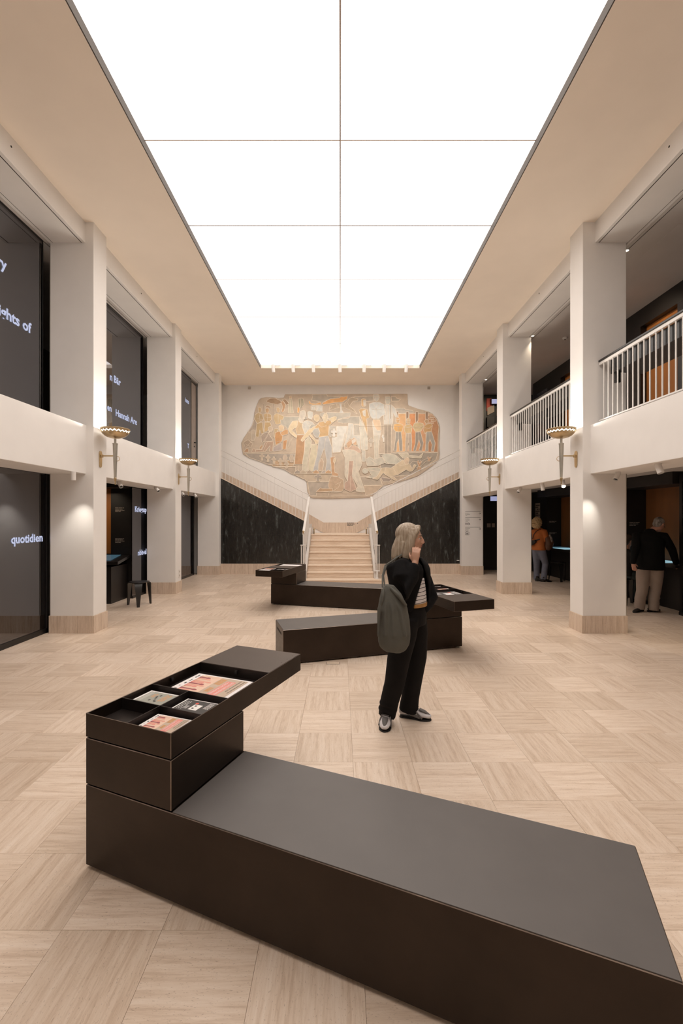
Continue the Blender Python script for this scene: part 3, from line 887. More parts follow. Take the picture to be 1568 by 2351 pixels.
# recessed gallery downlights, smoke detector, access hatch
for k, (px, py) in enumerate(((1438.5, 575), (1223, 771), (1115.5, 871.5))):
    y = 4.125/(VPY-py)*1000; x = (px-VPX)*y/1000
    o = thing('downlight', 'tiny lit gallery ceiling downlight beside the %s pillar of the right row' % NAMES[k], 'lamp', (x, y, Z_SOFFIT), 'gallery downlights')
    MB().lathe([(.030,0),(.045,0),(.045,-.006),(.030,-.006)], (x, y, Z_SOFFIT), 16, close=False).build('ring', M['white_metal'], o)
    MB().cyl((x, y, Z_SOFFIT-.004), (x, y, Z_SOFFIT), .030, n=14).build('lens', M['lamp_lens'], o)
o = thing('smoke_detector', 'white round smoke detector on the right gallery ceiling', 'detector', (5.13, 9.94, Z_SOFFIT))
MB().lathe([(.055,0),(.055,-.02),(.04,-.045)], (5.13, 9.94, Z_SOFFIT), 18).build('casing', M['white_metal'], o, auto=40)
MB().cyl((5.13, 9.94, Z_SOFFIT-.05), (5.13, 9.94, Z_SOFFIT-.04), .02, n=10).build('sensor', M['lamp_dark'], o)
o = thing('access_hatch', 'thin outlined access hatch in the near right gallery ceiling', 'hatch', (5.0, 6.5, Z_SOFFIT))
MB().box(4.75, 5.15, 6.1, 6.9, Z_SOFFIT-.004, Z_SOFFIT-.0005).build('hatch_panel', M['gallery_paint'], o, bevel=.002)

# ---------------------------------------------------------------- wall lamps
def sconce(s, k, label):
    xp = X_PIL[s][k]; x = s*xp; xb = s*(xp-.232)
    y = PIL_Y[k]+.19
    r = thing('wall_lamp', label, 'lamp', (x, y, 2.62), 'brass bowl wall lamps')
    pts = []
    for k in range(9):
        a = math.pi*k/8; pts.append((x, y+.038*math.cos(a), 2.715+.04*math.sin(a)))
    for k in range(9):
        a = math.pi+math.pi*k/8; pts.append((x, y+.032*math.cos(a), 2.535+.034*math.sin(a)))
    MB().prism(pts, (-s*.014, 0, 0)).build('wall_plate', M['brass'], r, bevel=.003)
    MB().box(min(x, x-s*.045), max(x, x-s*.045), y-.018, y+.018, 2.655, 2.70).build('knuckle', M['brass'], r, bevel=.004)
    MB().box(min(xb, x-s*.03), max(xb, x-s*.03), y-.008, y+.008, 2.668, 2.690).build('arm', M['brass'], r, bevel=.002)
    MB().lathe([(.0165, 2.335), (.0165, 2.345), (.021, 2.352), (.037, 2.855), (.040, 2.86), (.040, 2.872), (.018, 2.874), (.018, 2.94)], (xb, y, 0), 8).build('stem', M['nickel'], r)
    MB().lathe([(.002, 2.235), (.010, 2.25), (.007, 2.275), (.015, 2.30), (.021, 2.335), (.021, 2.342)], (xb, y, 0), 10).build('finial', M['brass'], r, smooth=True)
    MB().torus((xb-s*.036, y, 2.635), .034, .0045, axis=(0,1,0)).build('ring', M['brass'], r, smooth=True)
    # bowl with a zigzag slit
    n = 88; R, D, Z0 = .207, .145, 2.945
    rad = lambda t: R*math.sin(t*math.pi/2)**.92
    zz = lambda t: Z0+D*(1-math.cos(t*math.pi/2))
    zig = lambda k: .050*(1 if (k % 4) == 0 else -1 if (k % 4) == 2 else 0)
    b = MB(); vs = []; rows = [.08,.2,.35,.5,.65,'a','b',.985,1.0]
    for t in rows:
        for k in range(n):
            tt = t if not isinstance(t, str) else (.775+zig(k) if t == 'a' else .835+zig(k))
            a = 2*math.pi*k/n
            vs.append((xb+rad(tt)*math.cos(a), y+rad(tt)*math.sin(a), zz(tt)))
    fs = []
    for j in range(len(rows)-1):
        if rows[j] == 'a': continue
        for k in range(n):
            l = (k+1) % n
            fs.append((j*n+k, j*n+l, (j+1)*n+l, (j+1)*n+k))
    fs.append(tuple(range(n))[::-1])
    o = b.add(vs, fs).build('bowl', M['brass'], r, smooth=True)
    sd = o.modifiers.new('thick', 'SOLIDIFY'); sd.thickness = .003; sd.offset = -1
    MB().torus((xb, y, zz(1.0)), R, .004, n=40, m=6).build('rim', M['brass'], r, smooth=True)
    MB().lathe([(.02, Z0+.012), (.10, Z0+.04), (.165, Z0+.078), (.188, Z0+.118), (.186, Z0+.122), (.02, Z0+.105)], (xb, y, 0), 40).build('diffuser', M['glow'], r, smooth=True)
    l = bpy.data.lights.new('lamp_light', 'POINT'); l.energy = SCONCE_W; l.color = (1, .93, .82); l.shadow_soft_size = .05
    lo = bpy.data.objects.new('lamp_light', l); COL.objects.link(lo); adopt(lo, r); lo.location = Vector((xb, y, Z0+.132))-r.location
for s, k, lab in ((-1, 0, 'large near brass bowl wall lamp on the nearest left pillar'), (-1, 1, 'smaller looking brass bowl wall lamp on the middle left pillar'),
                  (1, 0, 'large near brass bowl wall lamp on the nearest right pillar'), (1, 1, 'smaller looking brass bowl wall lamp on the middle right pillar')):
    sconce(s, k, lab)

# ---------------------------------------------------------------- spotlights
def spot(name, top_, d, length, rad_, label, group, light=None, lit=False, arm=.03):
    """a white cylinder head hung below top_, shining along d"""
    top_ = Vector(top_); d = Vector(d).normalized()
    r = thing(name, label, 'lamp', top_, group)
    MB().cyl(top_, top_-Vector((0,0,arm+.01)), .012, n=8).cyl(top_, top_-Vector((0,0,.006)), .035, n=14).build('mount', M['white_metal'], r)
    c = top_-Vector((0,0,arm+.012))
    a = c - d*length*.35; b = c + d*length*.65
    MB().lathe([(rad_*.8, 0), (rad_, .006), (rad_, length-.002), (rad_*.93, length), (rad_*.86, length-.02)], a, 20, axis=d).build('head', M['white_metal'], r, auto=35)
    MB().cyl(b-d*.028, b-d*.018, rad_*.85, n=16).build('lens', M['lamp_lens'] if lit else M['lamp_dark'], r)
    if light:
        w, ang, col, blend = light
        l = bpy.data.lights.new('spot_light', 'SPOT'); l.energy = w; l.spot_size = math.radians(ang); l.spot_blend = blend; l.color = col; l.shadow_soft_size = .02
        o = bpy.data.objects.new('spot_light', l); COL.objects.link(o); adopt(o, r)
        o.location = b + d*.01 - r.location
        o.rotation_euler = Vector((0,0,-1)).rotation_difference(d).to_euler()
    return r
# seven heads at the end of the light well, each on a short track arm
ORD = ('first', 'second', 'third', 'fourth', 'fifth', 'sixth', 'seventh')
for k, x in enumerate((-1.969, -1.383, -.788, -.008, .706, 1.296, 1.944)):
    t = (x, 12.80, 6.215)
    tgt = Vector((x*1.25, Y_MURAL, 4.1))
    r = spot('mural_spotlight', t, (.03 if x < 0 else -.03, .30, -1), .23, .05, '%s from the left of seven white spotlights above the mural' % ORD[k], 'spotlights above the mural', arm=.035)
    MB().box(x-.06, x+.21, 12.79, 12.82, 6.205, 6.225).build('track_arm', M['white_metal'], r, bevel=.002)
    l = bpy.data.lights.new('spot_light', 'SPOT'); l.energy = MURAL_W; l.spot_size = math.radians(100); l.spot_blend = 1.0; l.color = (1,.95,.88); l.shadow_soft_size = .03
    o = bpy.data.objects.new('spot_light', l); COL.objects.link(o); adopt(o, r)
    o.location = Vector((x, 12.90, 5.95))-r.location
    o.rotation_euler = Vector((0,0,-1)).rotation_difference((tgt-Vector((x, 12.9, 5.95))).normalized()).to_euler()
WARM, COOL = (1, .82, .60), (1, .93, .82)
def soff(px, py): 
    y = (EYE-Z_FAS0)*-1/(VPY-py)*1000
    return ((px-VPX)*y/1000, y, Z_FAS0)
G = 'white spotlights under the gallery parapets'
spot('spotlight', (-3.80, 6.20, Z_FAS0), (-.02, .05, -1), .125, .034, 'upright white spotlight lighting the nearest left pillar', G)
spot('spotlight', (-3.93, 7.75, Z_FAS0), (.45, -.35, -.55), .15, .034, 'tilted white spotlight under the left parapet nearer to the nearest pillar', G)
spot('spotlight', (-3.86, 9.15, Z_FAS0), (.55, -.35, -.5), .15, .034, 'tilted white spotlight under the left parapet in front of the middle pillar', G)
spot('spotlight', (-3.85, 10.6, Z_FAS0), (.5, -.3, -.6), .15, .034, 'tilted white spotlight half hidden behind the middle left pillar', G)
spot('spotlight', (-3.84, 11.5, Z_FAS0), (.5, -.3, -.6), .15, .034, 'tilted white spotlight in front of the farthest left pillar', G)
spot('spotlight', (3.86, 5.28, Z_FAS0), (.10, -.35, -1), .13, .036, 'large white spotlight with dark open end above the man', G)
spot('spotlight', (3.96, 6.22, Z_FAS0), (-.45, -.25, -.7), .14, .034, 'tilted white spotlight beside the nearest right pillar', G)
spot('spotlight', (3.86, 7.55, Z_FAS0), (-.12, -.45, -.6), .15, .036, 'lit white spotlight with glowing end behind the large right wall lamp', G, lit=True)
spot('spotlight', (3.83, 8.25, Z_FAS0), (.12, .0, -1), .15, .034, 'upright white spotlight above the curly haired woman', G)
spot('spotlight', (3.86, 9.35, Z_FAS0), (-.45, -.25, -.6), .14, .034, 'tilted white spotlight beside the middle right pillar', G)
# beams of the parapet spotlights and gallery downlights, then added lights without fixtures
def beam(p, tgt, w, ang, col, blend=.6, size=.02):
    p, tgt = Vector(p), Vector(tgt)
    l = bpy.data.lights.new('spot_beam', 'SPOT'); l.energy = w; l.spot_size = math.radians(ang); l.spot_blend = blend; l.color = col; l.shadow_soft_size = size
    o = bpy.data.objects.new('spot_beam', l); COL.objects.link(o); o.location = p
    o.rotation_euler = Vector((0,0,-1)).rotation_difference((tgt-p).normalized()).to_euler()
beam((-3.80, 6.24, 2.20), (-3.90, 6.52, 1.0), SPOT_W*.62, 70, COOL, 1.0)
beam((3.80, 6.22, 2.20), (3.60, 6.52, 1.6), SPOT_W*.42, 62, COOL, 1.0)
beam((3.88, 5.24, 2.20), (4.9, 6.2, 0), POOL_W*1.7, 52, WARM, 1.0)
beam((3.85, 8.25, 2.18), (4.5, 9.6, 0), POOL_W, 52, WARM, 1.0)
beam((4.3, 12.2, 2.40), (4.8, 13.2, 0), POOL_W*.8, 60, WARM, 1.0)  # no head modelled for this floor pool
beam((3.86, 7.50, 2.20), (3.0, 6.3, 0), POOL_W*.8, 80, WARM, 1.0)
for x, y in ((4.45, 6.7), (4.4, 9.84)):
    beam((x, y, Z_SOFFIT-.03), (x+.5, y, 2.9), GALLERY_W, 110, WARM, 1.0)
beam((5.2, 12.9, Z_SOFFIT-.03), (5.1, 14.5, 4.6), GALLERY_W*2.5, 80, WARM, 1.0)  # from here on: added lights without fixtures, to brighten the exhibits
beam((4.9, 8.0, Z_SOFFIT-.03), (6.2, 8.1, 4.9), GALLERY_W*2.0, 80, WARM, 1.0)
beam((4.9, 11.0, Z_SOFFIT-.03), (6.2, 11.2, 4.6), GALLERY_W*2.0, 80, WARM, 1.0)
beam((5.4, 8.4, 2.50), (6.6, 8.9, 1.4), GALLERY_W*.14, 90, WARM, 1.0)
beam((5.4, 12.3, 2.50), (6.6, 12.6, 1.4), GALLERY_W*.10, 90, WARM, 1.0)
beam((-5.2, 8.6, 2.45), (-5.2, 9.5, 1.5), GALLERY_W*1.0, 90, WARM, 1.0)

# socket plate low on the middle left pillar
o = thing('wall_socket', 'white double wall socket low on the middle left pillar', 'socket', (-3.745, 10.1, .4))
MB().box(-3.747, -3.733, 10.07, 10.17, .35, .53).build('plate', M['white_metal'], o, bevel=.004)
for z in (.395, .485):
    MB().cyl((-3.735, 10.12, z), (-3.731, 10.12, z), .024, n=14).build('outlet', M['grey_plastic'], o)
o = thing('floor_box', 'small square floor outlet hatch beside the middle bench', 'hatch', (-.08, 5.2, 0))
MB().box(-.165, -.005, 5.13, 5.21, 0, .0015).build('rim', M['slot'], o)
MB().box(-.161, -.009, 5.134, 5.206, 0, .0022).build('lid', M['trav_x'], o)

# direction sign on the farthest right pillar
o = thing('direction_sign', 'printed direction sign with arrows and pictograms on the farthest right pillar', 'sign', (4.0, 13.28, 1.5))
ys = 13.284+.011
def px13(px, py): return P(px, py, ys)
t = MB()
def bar(x0, y0, x1, y1, w=.5):
    a, b_ = px13(x0, y0), px13(x1, y1)
    d_ = (b_-a).normalized(); nn = Vector((-d_.z, 0, d_.x))*w*.5*ys/1000
    t.poly([a-nn, b_-nn, b_+nn, a+nn])
for y in (1174.3, 1188.2, 1210.2): bar(1068, y, 1103.5, y, .55)
for y in (1178.8, 1192.6, 1214.3):
    bar(1099.3, y, 1103.2, y, .6); bar(1101.3, y-2, 1103.3, y, .6); bar(1101.3, y+2, 1103.3, y, .6)
for (y, ws) in ((1178.8, ('Parcours', 'Rundgang', 'Tour')), (1192.4, ('Toilettes', 'Toiletten', 'Toilets')), (1214.2, ('Ascenseur', 'Aufzug', 'Elevator'))):
    for k, w in enumerate(ws):
        text_mb(t, w, .036 if k < 2 else .028, px13(1068.2, y+k*2.55), (1,0,0), (0,0,1))
for x in (1069.6, 1072.2):            # two standing figures
    c = px13(x, 1199.9)
    t.poly([c+Vector((.008*math.cos(a*.785), 0, .008*math.sin(a*.785))) for a in range(8)])
    bar(x, 1201, x, 1204.6, 1.5); bar(x, 1203.8, x, 1204.8, 1.2)
c = px13(1076.3, 1203)                # wheelchair
for a in range(-9, 7):
    p0, p1 = [c+Vector((.026*math.cos(q*.3), 0, .026*math.sin(q*.3))) for q in (a, a+1)]
    d_ = (p1-p0).normalized(); nn = Vector((-d_.z, 0, d_.x))*.004
    t.poly([p0-nn, p1-nn, p1+nn, p0+nn])
bar(1076, 1199.5, 1076.2, 1202.6, .8); bar(1076.2, 1202.6, 1078, 1202.6, .7); bar(1078, 1202.6, 1079, 1204.8, .7)
for a in ((1068.2,1221.8,1076.8,1221.8), (1068.2,1228,1076.8,1228), (1068.4,1221.8,1068.4,1228), (1076.6,1221.8,1076.6,1228), (1070.2,1220.8,1071.2,1219.6), (1071.2,1219.6,1072,1220.8), (1073,1219.6,1073.9,1220.8), (1073.9,1220.8,1074.8,1219.6)): bar(*a, .6)
for x in (1070.6, 1072.5, 1074.4): bar(x, 1223.6, x, 1227, 1.2)
t.build('lettering', M['ink'], o, recalc=False)
o2 = thing('marble_label', 'tiny white label at the lower right corner of the right marble wall', 'label', (3.62, Y_STONE-.002, .42))
MB().box(3.61, 3.69, Y_STONE-.006, Y_STONE-.001, .405, .425).build('plate', M['white_ink'], o2)
# ---------------------------------------------------------------- benches with reading trays
def bench(P0, ang, mirror, label, lid_at, prints):
    """L-shaped bench; P0 outer corner of the desk end, e1 along the seat, e2 along the tray towards its overhang"""
    e1 = Vector((math.cos(ang), math.sin(ang), 0)); e2 = Vector((-e1.y, e1.x, 0))*(-1 if mirror else 1)
    P0 = Vector((P0[0], P0[1], 0))
    W = lambda u, v, z: P0 + e1*u + e2*v + Vector((0,0,z))
    r = thing('bench', label, 'bench', P0)
    def bx(mb, u0, u1, v0, v1, z0, z1, mi=0):
        return mb.boxf(W(u0,v0,z0), e1*(u1-u0), e2*(v1-v0), (0,0,z1-z0), mi)
    bx(MB(), .05, 2.35, .05, .51, 0, .02).build('plinth', M['black_metal'], r)
    bx(MB(), 0, 2.40, 0, .56, .018, .4105).build('seat_box', M['steel'], r, bevel=.0025)
    bx(MB(), .545, 2.396, .004, .556, .4085, .4135).build('seat_pad', M['seat'], r, bevel=.001)
    bx(MB(), 2.3985, 2.4012, .12, .44, .325, .352).build('handle_slot', M['slot'], r)
    bx(MB(), .01, .53, .01, .54, .41, .645).build('shadow_gap', M['black_metal'], r)
    bx(MB(), 0, .54, 0, .55, .4165, .6405).build('desk_block', M['steel'], r, bevel=.0025)
    # tray
    t = MB(); w, L, zt, zb, zf, th = .54, 1.235, .763, .647, .700, .005
    # open box in one piece: outer shell, rim, inner walls, floor
    ring = lambda i, z: [W(i, i, z), W(w-i, i, z), W(w-i, L-i, z), W(i, L-i, z)]
    t.add(ring(0, zb)+ring(0, zt)+ring(th, zt)+ring(th, zf), [(0,1,2,3)]+[(4*q+k, 4*q+(k+1) % 4, 4*q+4+(k+1) % 4, 4*q+4+k) for q in range(3) for k in range(4)]+[(12,13,14,15)])
    tr = t.build('tray', M['steel'], r, bevel=.0015)
    rows = [0, .208, .415, .825, L] if lid_at == 'end' else [0, .41, .825, 1.03, L]
    if lid_at == 'end':
        cross, mids, lid = (.208, .415), ((0, .415),), (.825, L)
    else:
        cross, mids, lid = (1.03,), ((.825, L),), (.40, .825)
    bx(MB(), th, w-th, th, L-th, zf-.001, zf+.002).build('tray_lining', M['steel_in'], tr)
    for v in cross:
        bx(MB(), th, w-th, v-.0025, v+.0025, zf, zt-.002).build('divider', M['steel_in'], tr)
    for a, c in mids:
        bx(MB(), .27-.0025, .27+.0025, a+th, c, zf, zt-.002).build('divider', M['steel_in'], tr)
    bx(MB(), th+.0005, w-th-.0005, lid[0], lid[1]-th, zt-.005, zt+.0005).build('lid', M['lid'], tr, bevel=.001)
    bx(MB(), th, w-th, lid[0], lid[0]+.004, zf, zt-.005).build('lid_front', M['steel_in'], tr)
    if lid_at == 'end':
        for u in (.47, .48, .49):
            pass
        k = MB()
        for q in range(3):
            p = W(w-.03, 1.02+q*.075, zt+.0006); k.cyl(p, p+Vector((0,0,.0006)), .003, n=8)
        k.build('screw_holes', M['slot'], tr)
        for (u, v) in ((.012, .56), (.30, lid[0]-.012)):
            bx(MB(), u-.008, u+.008, v-.008, v+.008, zt-.035, zt-.015).build('clip', M['black_metal'], tr)
    return r, W, e1, e2, zf

def sheet_stack(W, e1, e2, u, v, z, lu, lv, rot, h, label, cover, n=5, group=None, curl=.0):
    """a pile of prints centred at u, v; cover(S) draws on the top sheet through S(a, b) with a, b in 0..1 along e1 and e2"""
    c = W(u, v, z)
    r = thing('leaflet_stack' if n > 1 else 'poster', label, 'leaflets' if n > 1 else 'poster', c, group)
    ca, sa = math.cos(rot), math.sin(rot)
    a1 = e1*ca+e2*sa; a2 = -e1*sa+e2*ca
    if a1.cross(a2).z < 0: a2 = -a2
    for k in range(n):
        j = Vector((random.uniform(-.004,.004), random.uniform(-.004,.004), 0)) if k < n-1 else Vector()
        o = c - a1*lu/2 - a2*lv/2 + j + Vector((0,0,.0025+h*k/n))
        MB().boxf(o, a1*lu, a2*lv, (0,0,h/n-.0006)).build('sheets' if n > 1 else 'sheet', M['paper'], r)
    o = c - a1*lu/2 - a2*lv/2 + Vector((0,0,.0025+h))
    S = lambda a, b, lift=0: o + a1*lu*a + a2*lv*b + Vector((0,0,.0002+lift))
    cover(S, r, a1, a2, lu, lv)
    return r

def quad(S, a0, a1, b0, b1, m, r, lift, name='printed_field'):
    return MB().poly([S(a0,b0,lift), S(a1,b0,lift), S(a1,b1,lift), S(a0,b1,lift)]).build(name, m, r)

def arms(S, r, a0, a1, b0, b1):
    """raised hands printed in reds, seen with their wrists at b edge a0"""
    cols = ['salmon', 'wine', 'peach', 'pink', 'salmon', 'wine', 'pink', 'salmon', 'peach']
    for k in range(12):
        c = cols[k % 9]
        b = b0+(b1-b0)*(k+.5)/12; w = (b1-b0)*.036; ln = (a1-a0)*(.50+.40*((k*37) % 10)/10)
        pts = [S(a0, b-w, .0004+k*.00004), S(a0, b+w, .0004+k*.00004)]
        for q in range(9):
            t = math.pi*.80-math.pi*1.6*q/8
            pts.append(S(a0+ln+math.cos(t)*(a1-a0)*.14, b+math.sin(t)*w*1.25, .0004+k*.00004))
        MB().poly(pts).build('printed_arm', M[c], r)

def womens_day(S, r, a1, a2, lu, lv, big=True):
    """the pink poster: title, red band, small print, raised hands, logos; its top edge lies at a = 1"""
    quad(S, .16, .94, .05, .95, M['peach'], r, .0001)
    quad(S, .48, .94, .05, .95, M['beige_ink'], r, .0002)
    quad(S, .635, .79, .05, .82 if big else .9, M['pink'], r, .0003)
    arms(S, r, .12, .44, .10, .92)
    right, up = -a2, a1
    t = MB()
    text_mb(t, 'Journée internationale des', lu*.043, S(.885, .92, .0006), right, up)
    text_mb(t, 'droits des femmes 2024', lu*.043, S(.825, .92, .0006), right, up)
    text_mb(t, 'M', lu*.075, S(.045, .16, .0006), right, up)
    text_mb(t, 'n', lu*.05, S(.05, .30, .0006), right, up)
    t.build('title_lettering', M['ink'], r, recalc=False)
    t = MB()
    text_mb(t, 'DROITS DES FEMMES', lu*.050, S(.730, .79, .0006), right, up)
    text_mb(t, '= DROITS HUMAINS', lu*.050, S(.655, .79, .0006), right, up)
    t.build('slogan_lettering', M['white_ink'], r, recalc=False)
    t = MB()
    for k in range(7):
        word_bars(t, lv*.30, lu*.018, S(.595-.016*k, .88, .0006), right, up)
        if k < 5: word_bars(t, lv*.22, lu*.018, S(.595-.016*k, .42, .0006), right, up)
    t.build('small_print', M['orange_ink'], r, recalc=False)
    t = MB()
    word_bars(t, lv*.16, lu*.035, S(.06, .92, .0006), right, up); word_bars(t, lv*.12, lu*.02, S(.07, .66, .0006), right, up); word_bars(t, lv*.07, lu*.045, S(.06, .48, .0006), right, up)
    t.build('logo_print', M['charcoal_ink'], r, recalc=False)

def sage_card(S, r, a1, a2, lu, lv):
    quad(S, .07, .93, .07, .93, M['sage'], r, .0001)
    t = MB()
    for k, (a, b, l) in enumerate(((.78, .85, .55), (.72, .82, .5), (.66, .86, .58), (.36, .80, .3), (.30, .75, .25))):
        word_bars(t, lv*l, lu*.045, S(a, b, .0005), -a2, a1)
    t.build('small_print', M['orange_ink'], r, recalc=False)
    t = MB()
    for a, b in ((.52,.72),(.5,.5),(.56,.34),(.42,.30),(.46,.60),(.62,.25)):
        t.poly([S(a-.03,b-.05,.0005), S(a+.02,b-.06,.0005), S(a+.035,b+.03,.0005), S(a-.02,b+.05,.0005)])
    t.build('figure_print', M['charcoal_ink'], r, recalc=False)
    t = MB()
    for k in range(3): word_bars(t, lv*.7, lu*.02, S(.12+.04*k, .86, .0005), -a2, a1)
    t.build('logo_print', M['white_ink'], r, recalc=False)

def dark_card(S, r, a1, a2, lu, lv):
    quad(S, .05, .95, .05, .95, M['charcoal_ink'], r, .0001)
    quad(S, .42, .66, .26, .66, M['white_ink'], r, .0003, 'house_print')
    quad(S, .47, .53, .34, .42, M['charcoal_ink'], r, .0005, 'window_print'); quad(S, .47, .53, .52, .60, M['charcoal_ink'], r, .0005, 'window_print')
    c = [S(.44+.045*math.cos(q*math.pi/6), .74+.06*math.sin(q*math.pi/6), .0005) for q in range(12)]
    MB().poly(c).build('red_dot_print', M['red_ink'], r)
    t = MB()
    for k in range(4): word_bars(t, lv*.45, lu*.03, S(.88-.04*k, .9, .0005), -a2, a1)
    for k in range(3): word_bars(t, lv*.6, lu*.028, S(.10+.06*k, .82, .0005), -a2, a1)
    for k in range(5): word_bars(t, lv*.22, lu*.02, S(.34-.03*k, .5, .0005), -a2, a1)
    t.build('small_print', M['white_ink'], r, recalc=False)

def rosy_card(S, r, a1, a2, lu, lv):
    womens_day(S, r, a1, a2, lu, lv, big=False)

def black_poster(S, r, a1, a2, lu, lv):
    quad(S, .02, .98, .02, .98, M['charcoal_ink'], r, .0001)
    quad(S, .45, .72, .28, .66, M['white_ink'], r, .0003, 'house_print')
    quad(S, .52, .58, .42, .50, M['charcoal_ink'], r, .0005, 'window_print')
    c = [S(.72+.06*math.cos(q*math.pi/6), .74+.05*math.sin(q*math.pi/6), .0005) for q in range(12)]
    MB().poly(c).build('red_dot_print', M['red_ink'], r)
    t = MB()
    for k in range(4): word_bars(t, lv*.6, lu*.035, S(.94-.045*k, .9, .0005), -a2, a1)
    for k in range(6): word_bars(t, lv*.3, lu*.02, S(.34-.035*k, .75, .0005), -a2, a1)
    t.build('small_print', M['white_ink'], r, recalc=False)

A1 = math.radians(-22.5)
GR = 'leaflet stacks in the near bench tray'
r1, W1, a_, b_, zf = bench((-1.251, 2.142), A1, False, 'large near dark steel bench with grey seat and tray of pink posters', 'end', None)
sheet_stack(W1, a_, b_, .272, .60, zf, .405, .285, .02, .022, 'large pink hands poster lying in the near bench tray', womens_day, n=3)
sheet_stack(W1, a_, b_, .400, .105, zf+.0, .212, .15, .05, .034, 'small pink hands leaflets in the nearest corner of the near bench tray', rosy_card, n=6, group=GR)
sheet_stack(W1, a_, b_, .137, .312, zf, .212, .15, .02, .036, 'sage green leaflets with orange print in the near bench tray', sage_card, n=6, group=GR)
sheet_stack(W1, a_, b_, .402, .312, zf, .212, .15, .03, .032, 'dark grey leaflets with a white house and red dot in the near bench tray', dark_card, n=6, group=GR)

A2 = math.radians(17.2)
q1 = Vector((math.cos(A2), math.sin(A2))); q2 = Vector((-q1.y, q1.x))
c2 = Vector((1.625, 5.80)) + q2*.56
r2, W2, a_, b_, zf = bench(c2, A2+math.pi, False, 'middle dark steel bench behind the walking woman with tray end at right', 'end', None)
G2 = 'leaflet stacks in the middle bench tray'
sheet_stack(W2, a_, b_, .272, .60, zf, .42, .30, math.pi, .03, 'large black poster with red dot in the middle bench tray', black_poster, n=3)
sheet_stack(W2, a_, b_, .137, .105, zf, .212, .15, math.pi, .035, 'small white leaflets in the back corner of the middle bench tray', dark_card, n=5, group=G2)
sheet_stack(W2, a_, b_, .137, .312, zf, .212, .15, math.pi, .036, 'small pink leaflets in the middle bench tray', rosy_card, n=5, group=G2)
sheet_stack(W2, a_, b_, .402, .312, zf, .212, .15, math.pi, .034, 'small sage leaflets beside the walking woman in the middle bench tray', sage_card, n=5, group=G2)

A3 = math.radians(-15.5)
q1 = Vector((math.cos(A3), math.sin(A3))); q2 = Vector((-q1.y, q1.x))
c3 = Vector((-1.385, 8.704)) + q2*.56
r3, W3, a_, b_, zf = bench(c3, A3, True, 'farthest dark steel bench before the staircase with tray end at left', 'middle', None)
G3 = 'leaflet stacks in the farthest bench tray'
sheet_stack(W3, a_, b_, .272, .20, zf, .42, .28, math.pi, .05, 'white topped print at the back of the farthest bench tray', lambda *a: None, n=3)
sheet_stack(W3, a_, b_, .137, 1.13, zf, .212, .15, 0, .054, 'white leaflets in the left front corner of the farthest bench tray', lambda *a: None, n=5, group=G3)
sheet_stack(W3, a_, b_, .137, .925, zf, .212, .15, 0, .054, 'pink leaflets in the left middle of the farthest bench tray', rosy_card, n=5, group=G3)
sheet_stack(W3, a_, b_, .402, .925, zf, .212, .15, 0, .05, 'grey leaflets in the right middle of the farthest bench tray', dark_card, n=5, group=G3)

# ---------------------------------------------------------------- mural
mural = thing('mural', 'large irregular tan and orange incised mural of figures above the landing', 'mural', (0, Y_MURAL, 4.0))
C4, C5, C6, C7, C8 = (540,890,8.711), (660,890,8.711), (820,890,7.84), (540,1020,6.533), (760,1000,6.031)
def mp(c, pts): return [(c[0]+x/c[2], c[1]+y/c[2]) for x, y in pts]
OUTLINE = [(654.8,905),(935.4,904),(936.7,928.3),(939,931),(960,938.5),(982,944),(993.5,950),(1002.4,960),(1008,973),(1010,982),(1008.8,1005),(1008,1024),(1009.4,1040.5),(1007.5,1054.5),(998.6,1064.7),(979.4,1078.8),(959,1092.9),(934,1101),(904,1110),(879.4,1114.4),(867.8,1120),(859.5,1132.6),(853,1141),(826,1143.4),(760,1145),(719,1144),(710,1139.4),(705.3,1127),(703.8,1107),(699,1101),(677.8,1092),(653,1076.6),(616.5,1067.5),(598,1060),(570.6,1050.6),(558.4,1043),(556,1033.8),(553.8,1017.4),(559.5,1004.8),(568.7,992),(577.9,979.5),(581.3,969),(584,947.4),(588,933.6),(594,918.7),(599.7,913.5),(611,911.8),(625,911.8),(639.9,913.5),(651.4,912.4),(653.6,907)]
YM = Y_MURAL-.03
MB().prism([P(x, y, YM) for x, y in OUTLINE], (0, .0295, 0)).build('mural_slab', None or mat('mural_ground', tuple(v*k for v, k in zip(lin((190,166,141)), (1.14, 1.25, 1.38))), .8, vary=.10, scale=5, bump=.25, bscale=40), mural, bevel=.01)
_pc = {}
def paint(rgb):
    rgb = tuple(int(v*.70+m*.30) for v, m in zip(rgb, (188,167,143)))
    if rgb not in _pc:
        _pc[rgb] = mat('mural_paint', tuple(min(.85, v*k) for v, k in zip(lin(rgb), (1.14, 1.25, 1.38))), .8, vary=.11, scale=7, bump=.2, bscale=50)
    return _pc[rgb]
line_m = mat('mural_incised_line', (.84,.73,.59), .8, vary=.08, scale=9)
_lay = [0]
def shape(rgb, pts, w=.95, name='painted_shape'):
    _lay[0] += 1
    y = YM - .0012 - _lay[0]*.00012
    q = [P(px, py, y) for px, py in pts]
    b = MB(); b.poly(q, 0)
    hw = w*.5*y/1000
    for i in range(len(q)):
        a, c = q[i], q[(i+1) % len(q)]
        d_ = c-a
        if d_.length < 1e-5: continue
        d_.normalize(); nn = Vector((-d_.z, 0, d_.x))*hw
        e = d_*hw*.7; oy = Vector((0, -.00006, 0))
        b.poly([a-nn-e+oy, c-nn+e+oy, c+nn+e+oy, a+nn-e+oy], 1)
    return b.build(name, [paint(rgb), line_m], mural, recalc=False)
def S(c, rgb, *pts, **k): return shape(rgb, mp(c, pts), **k)
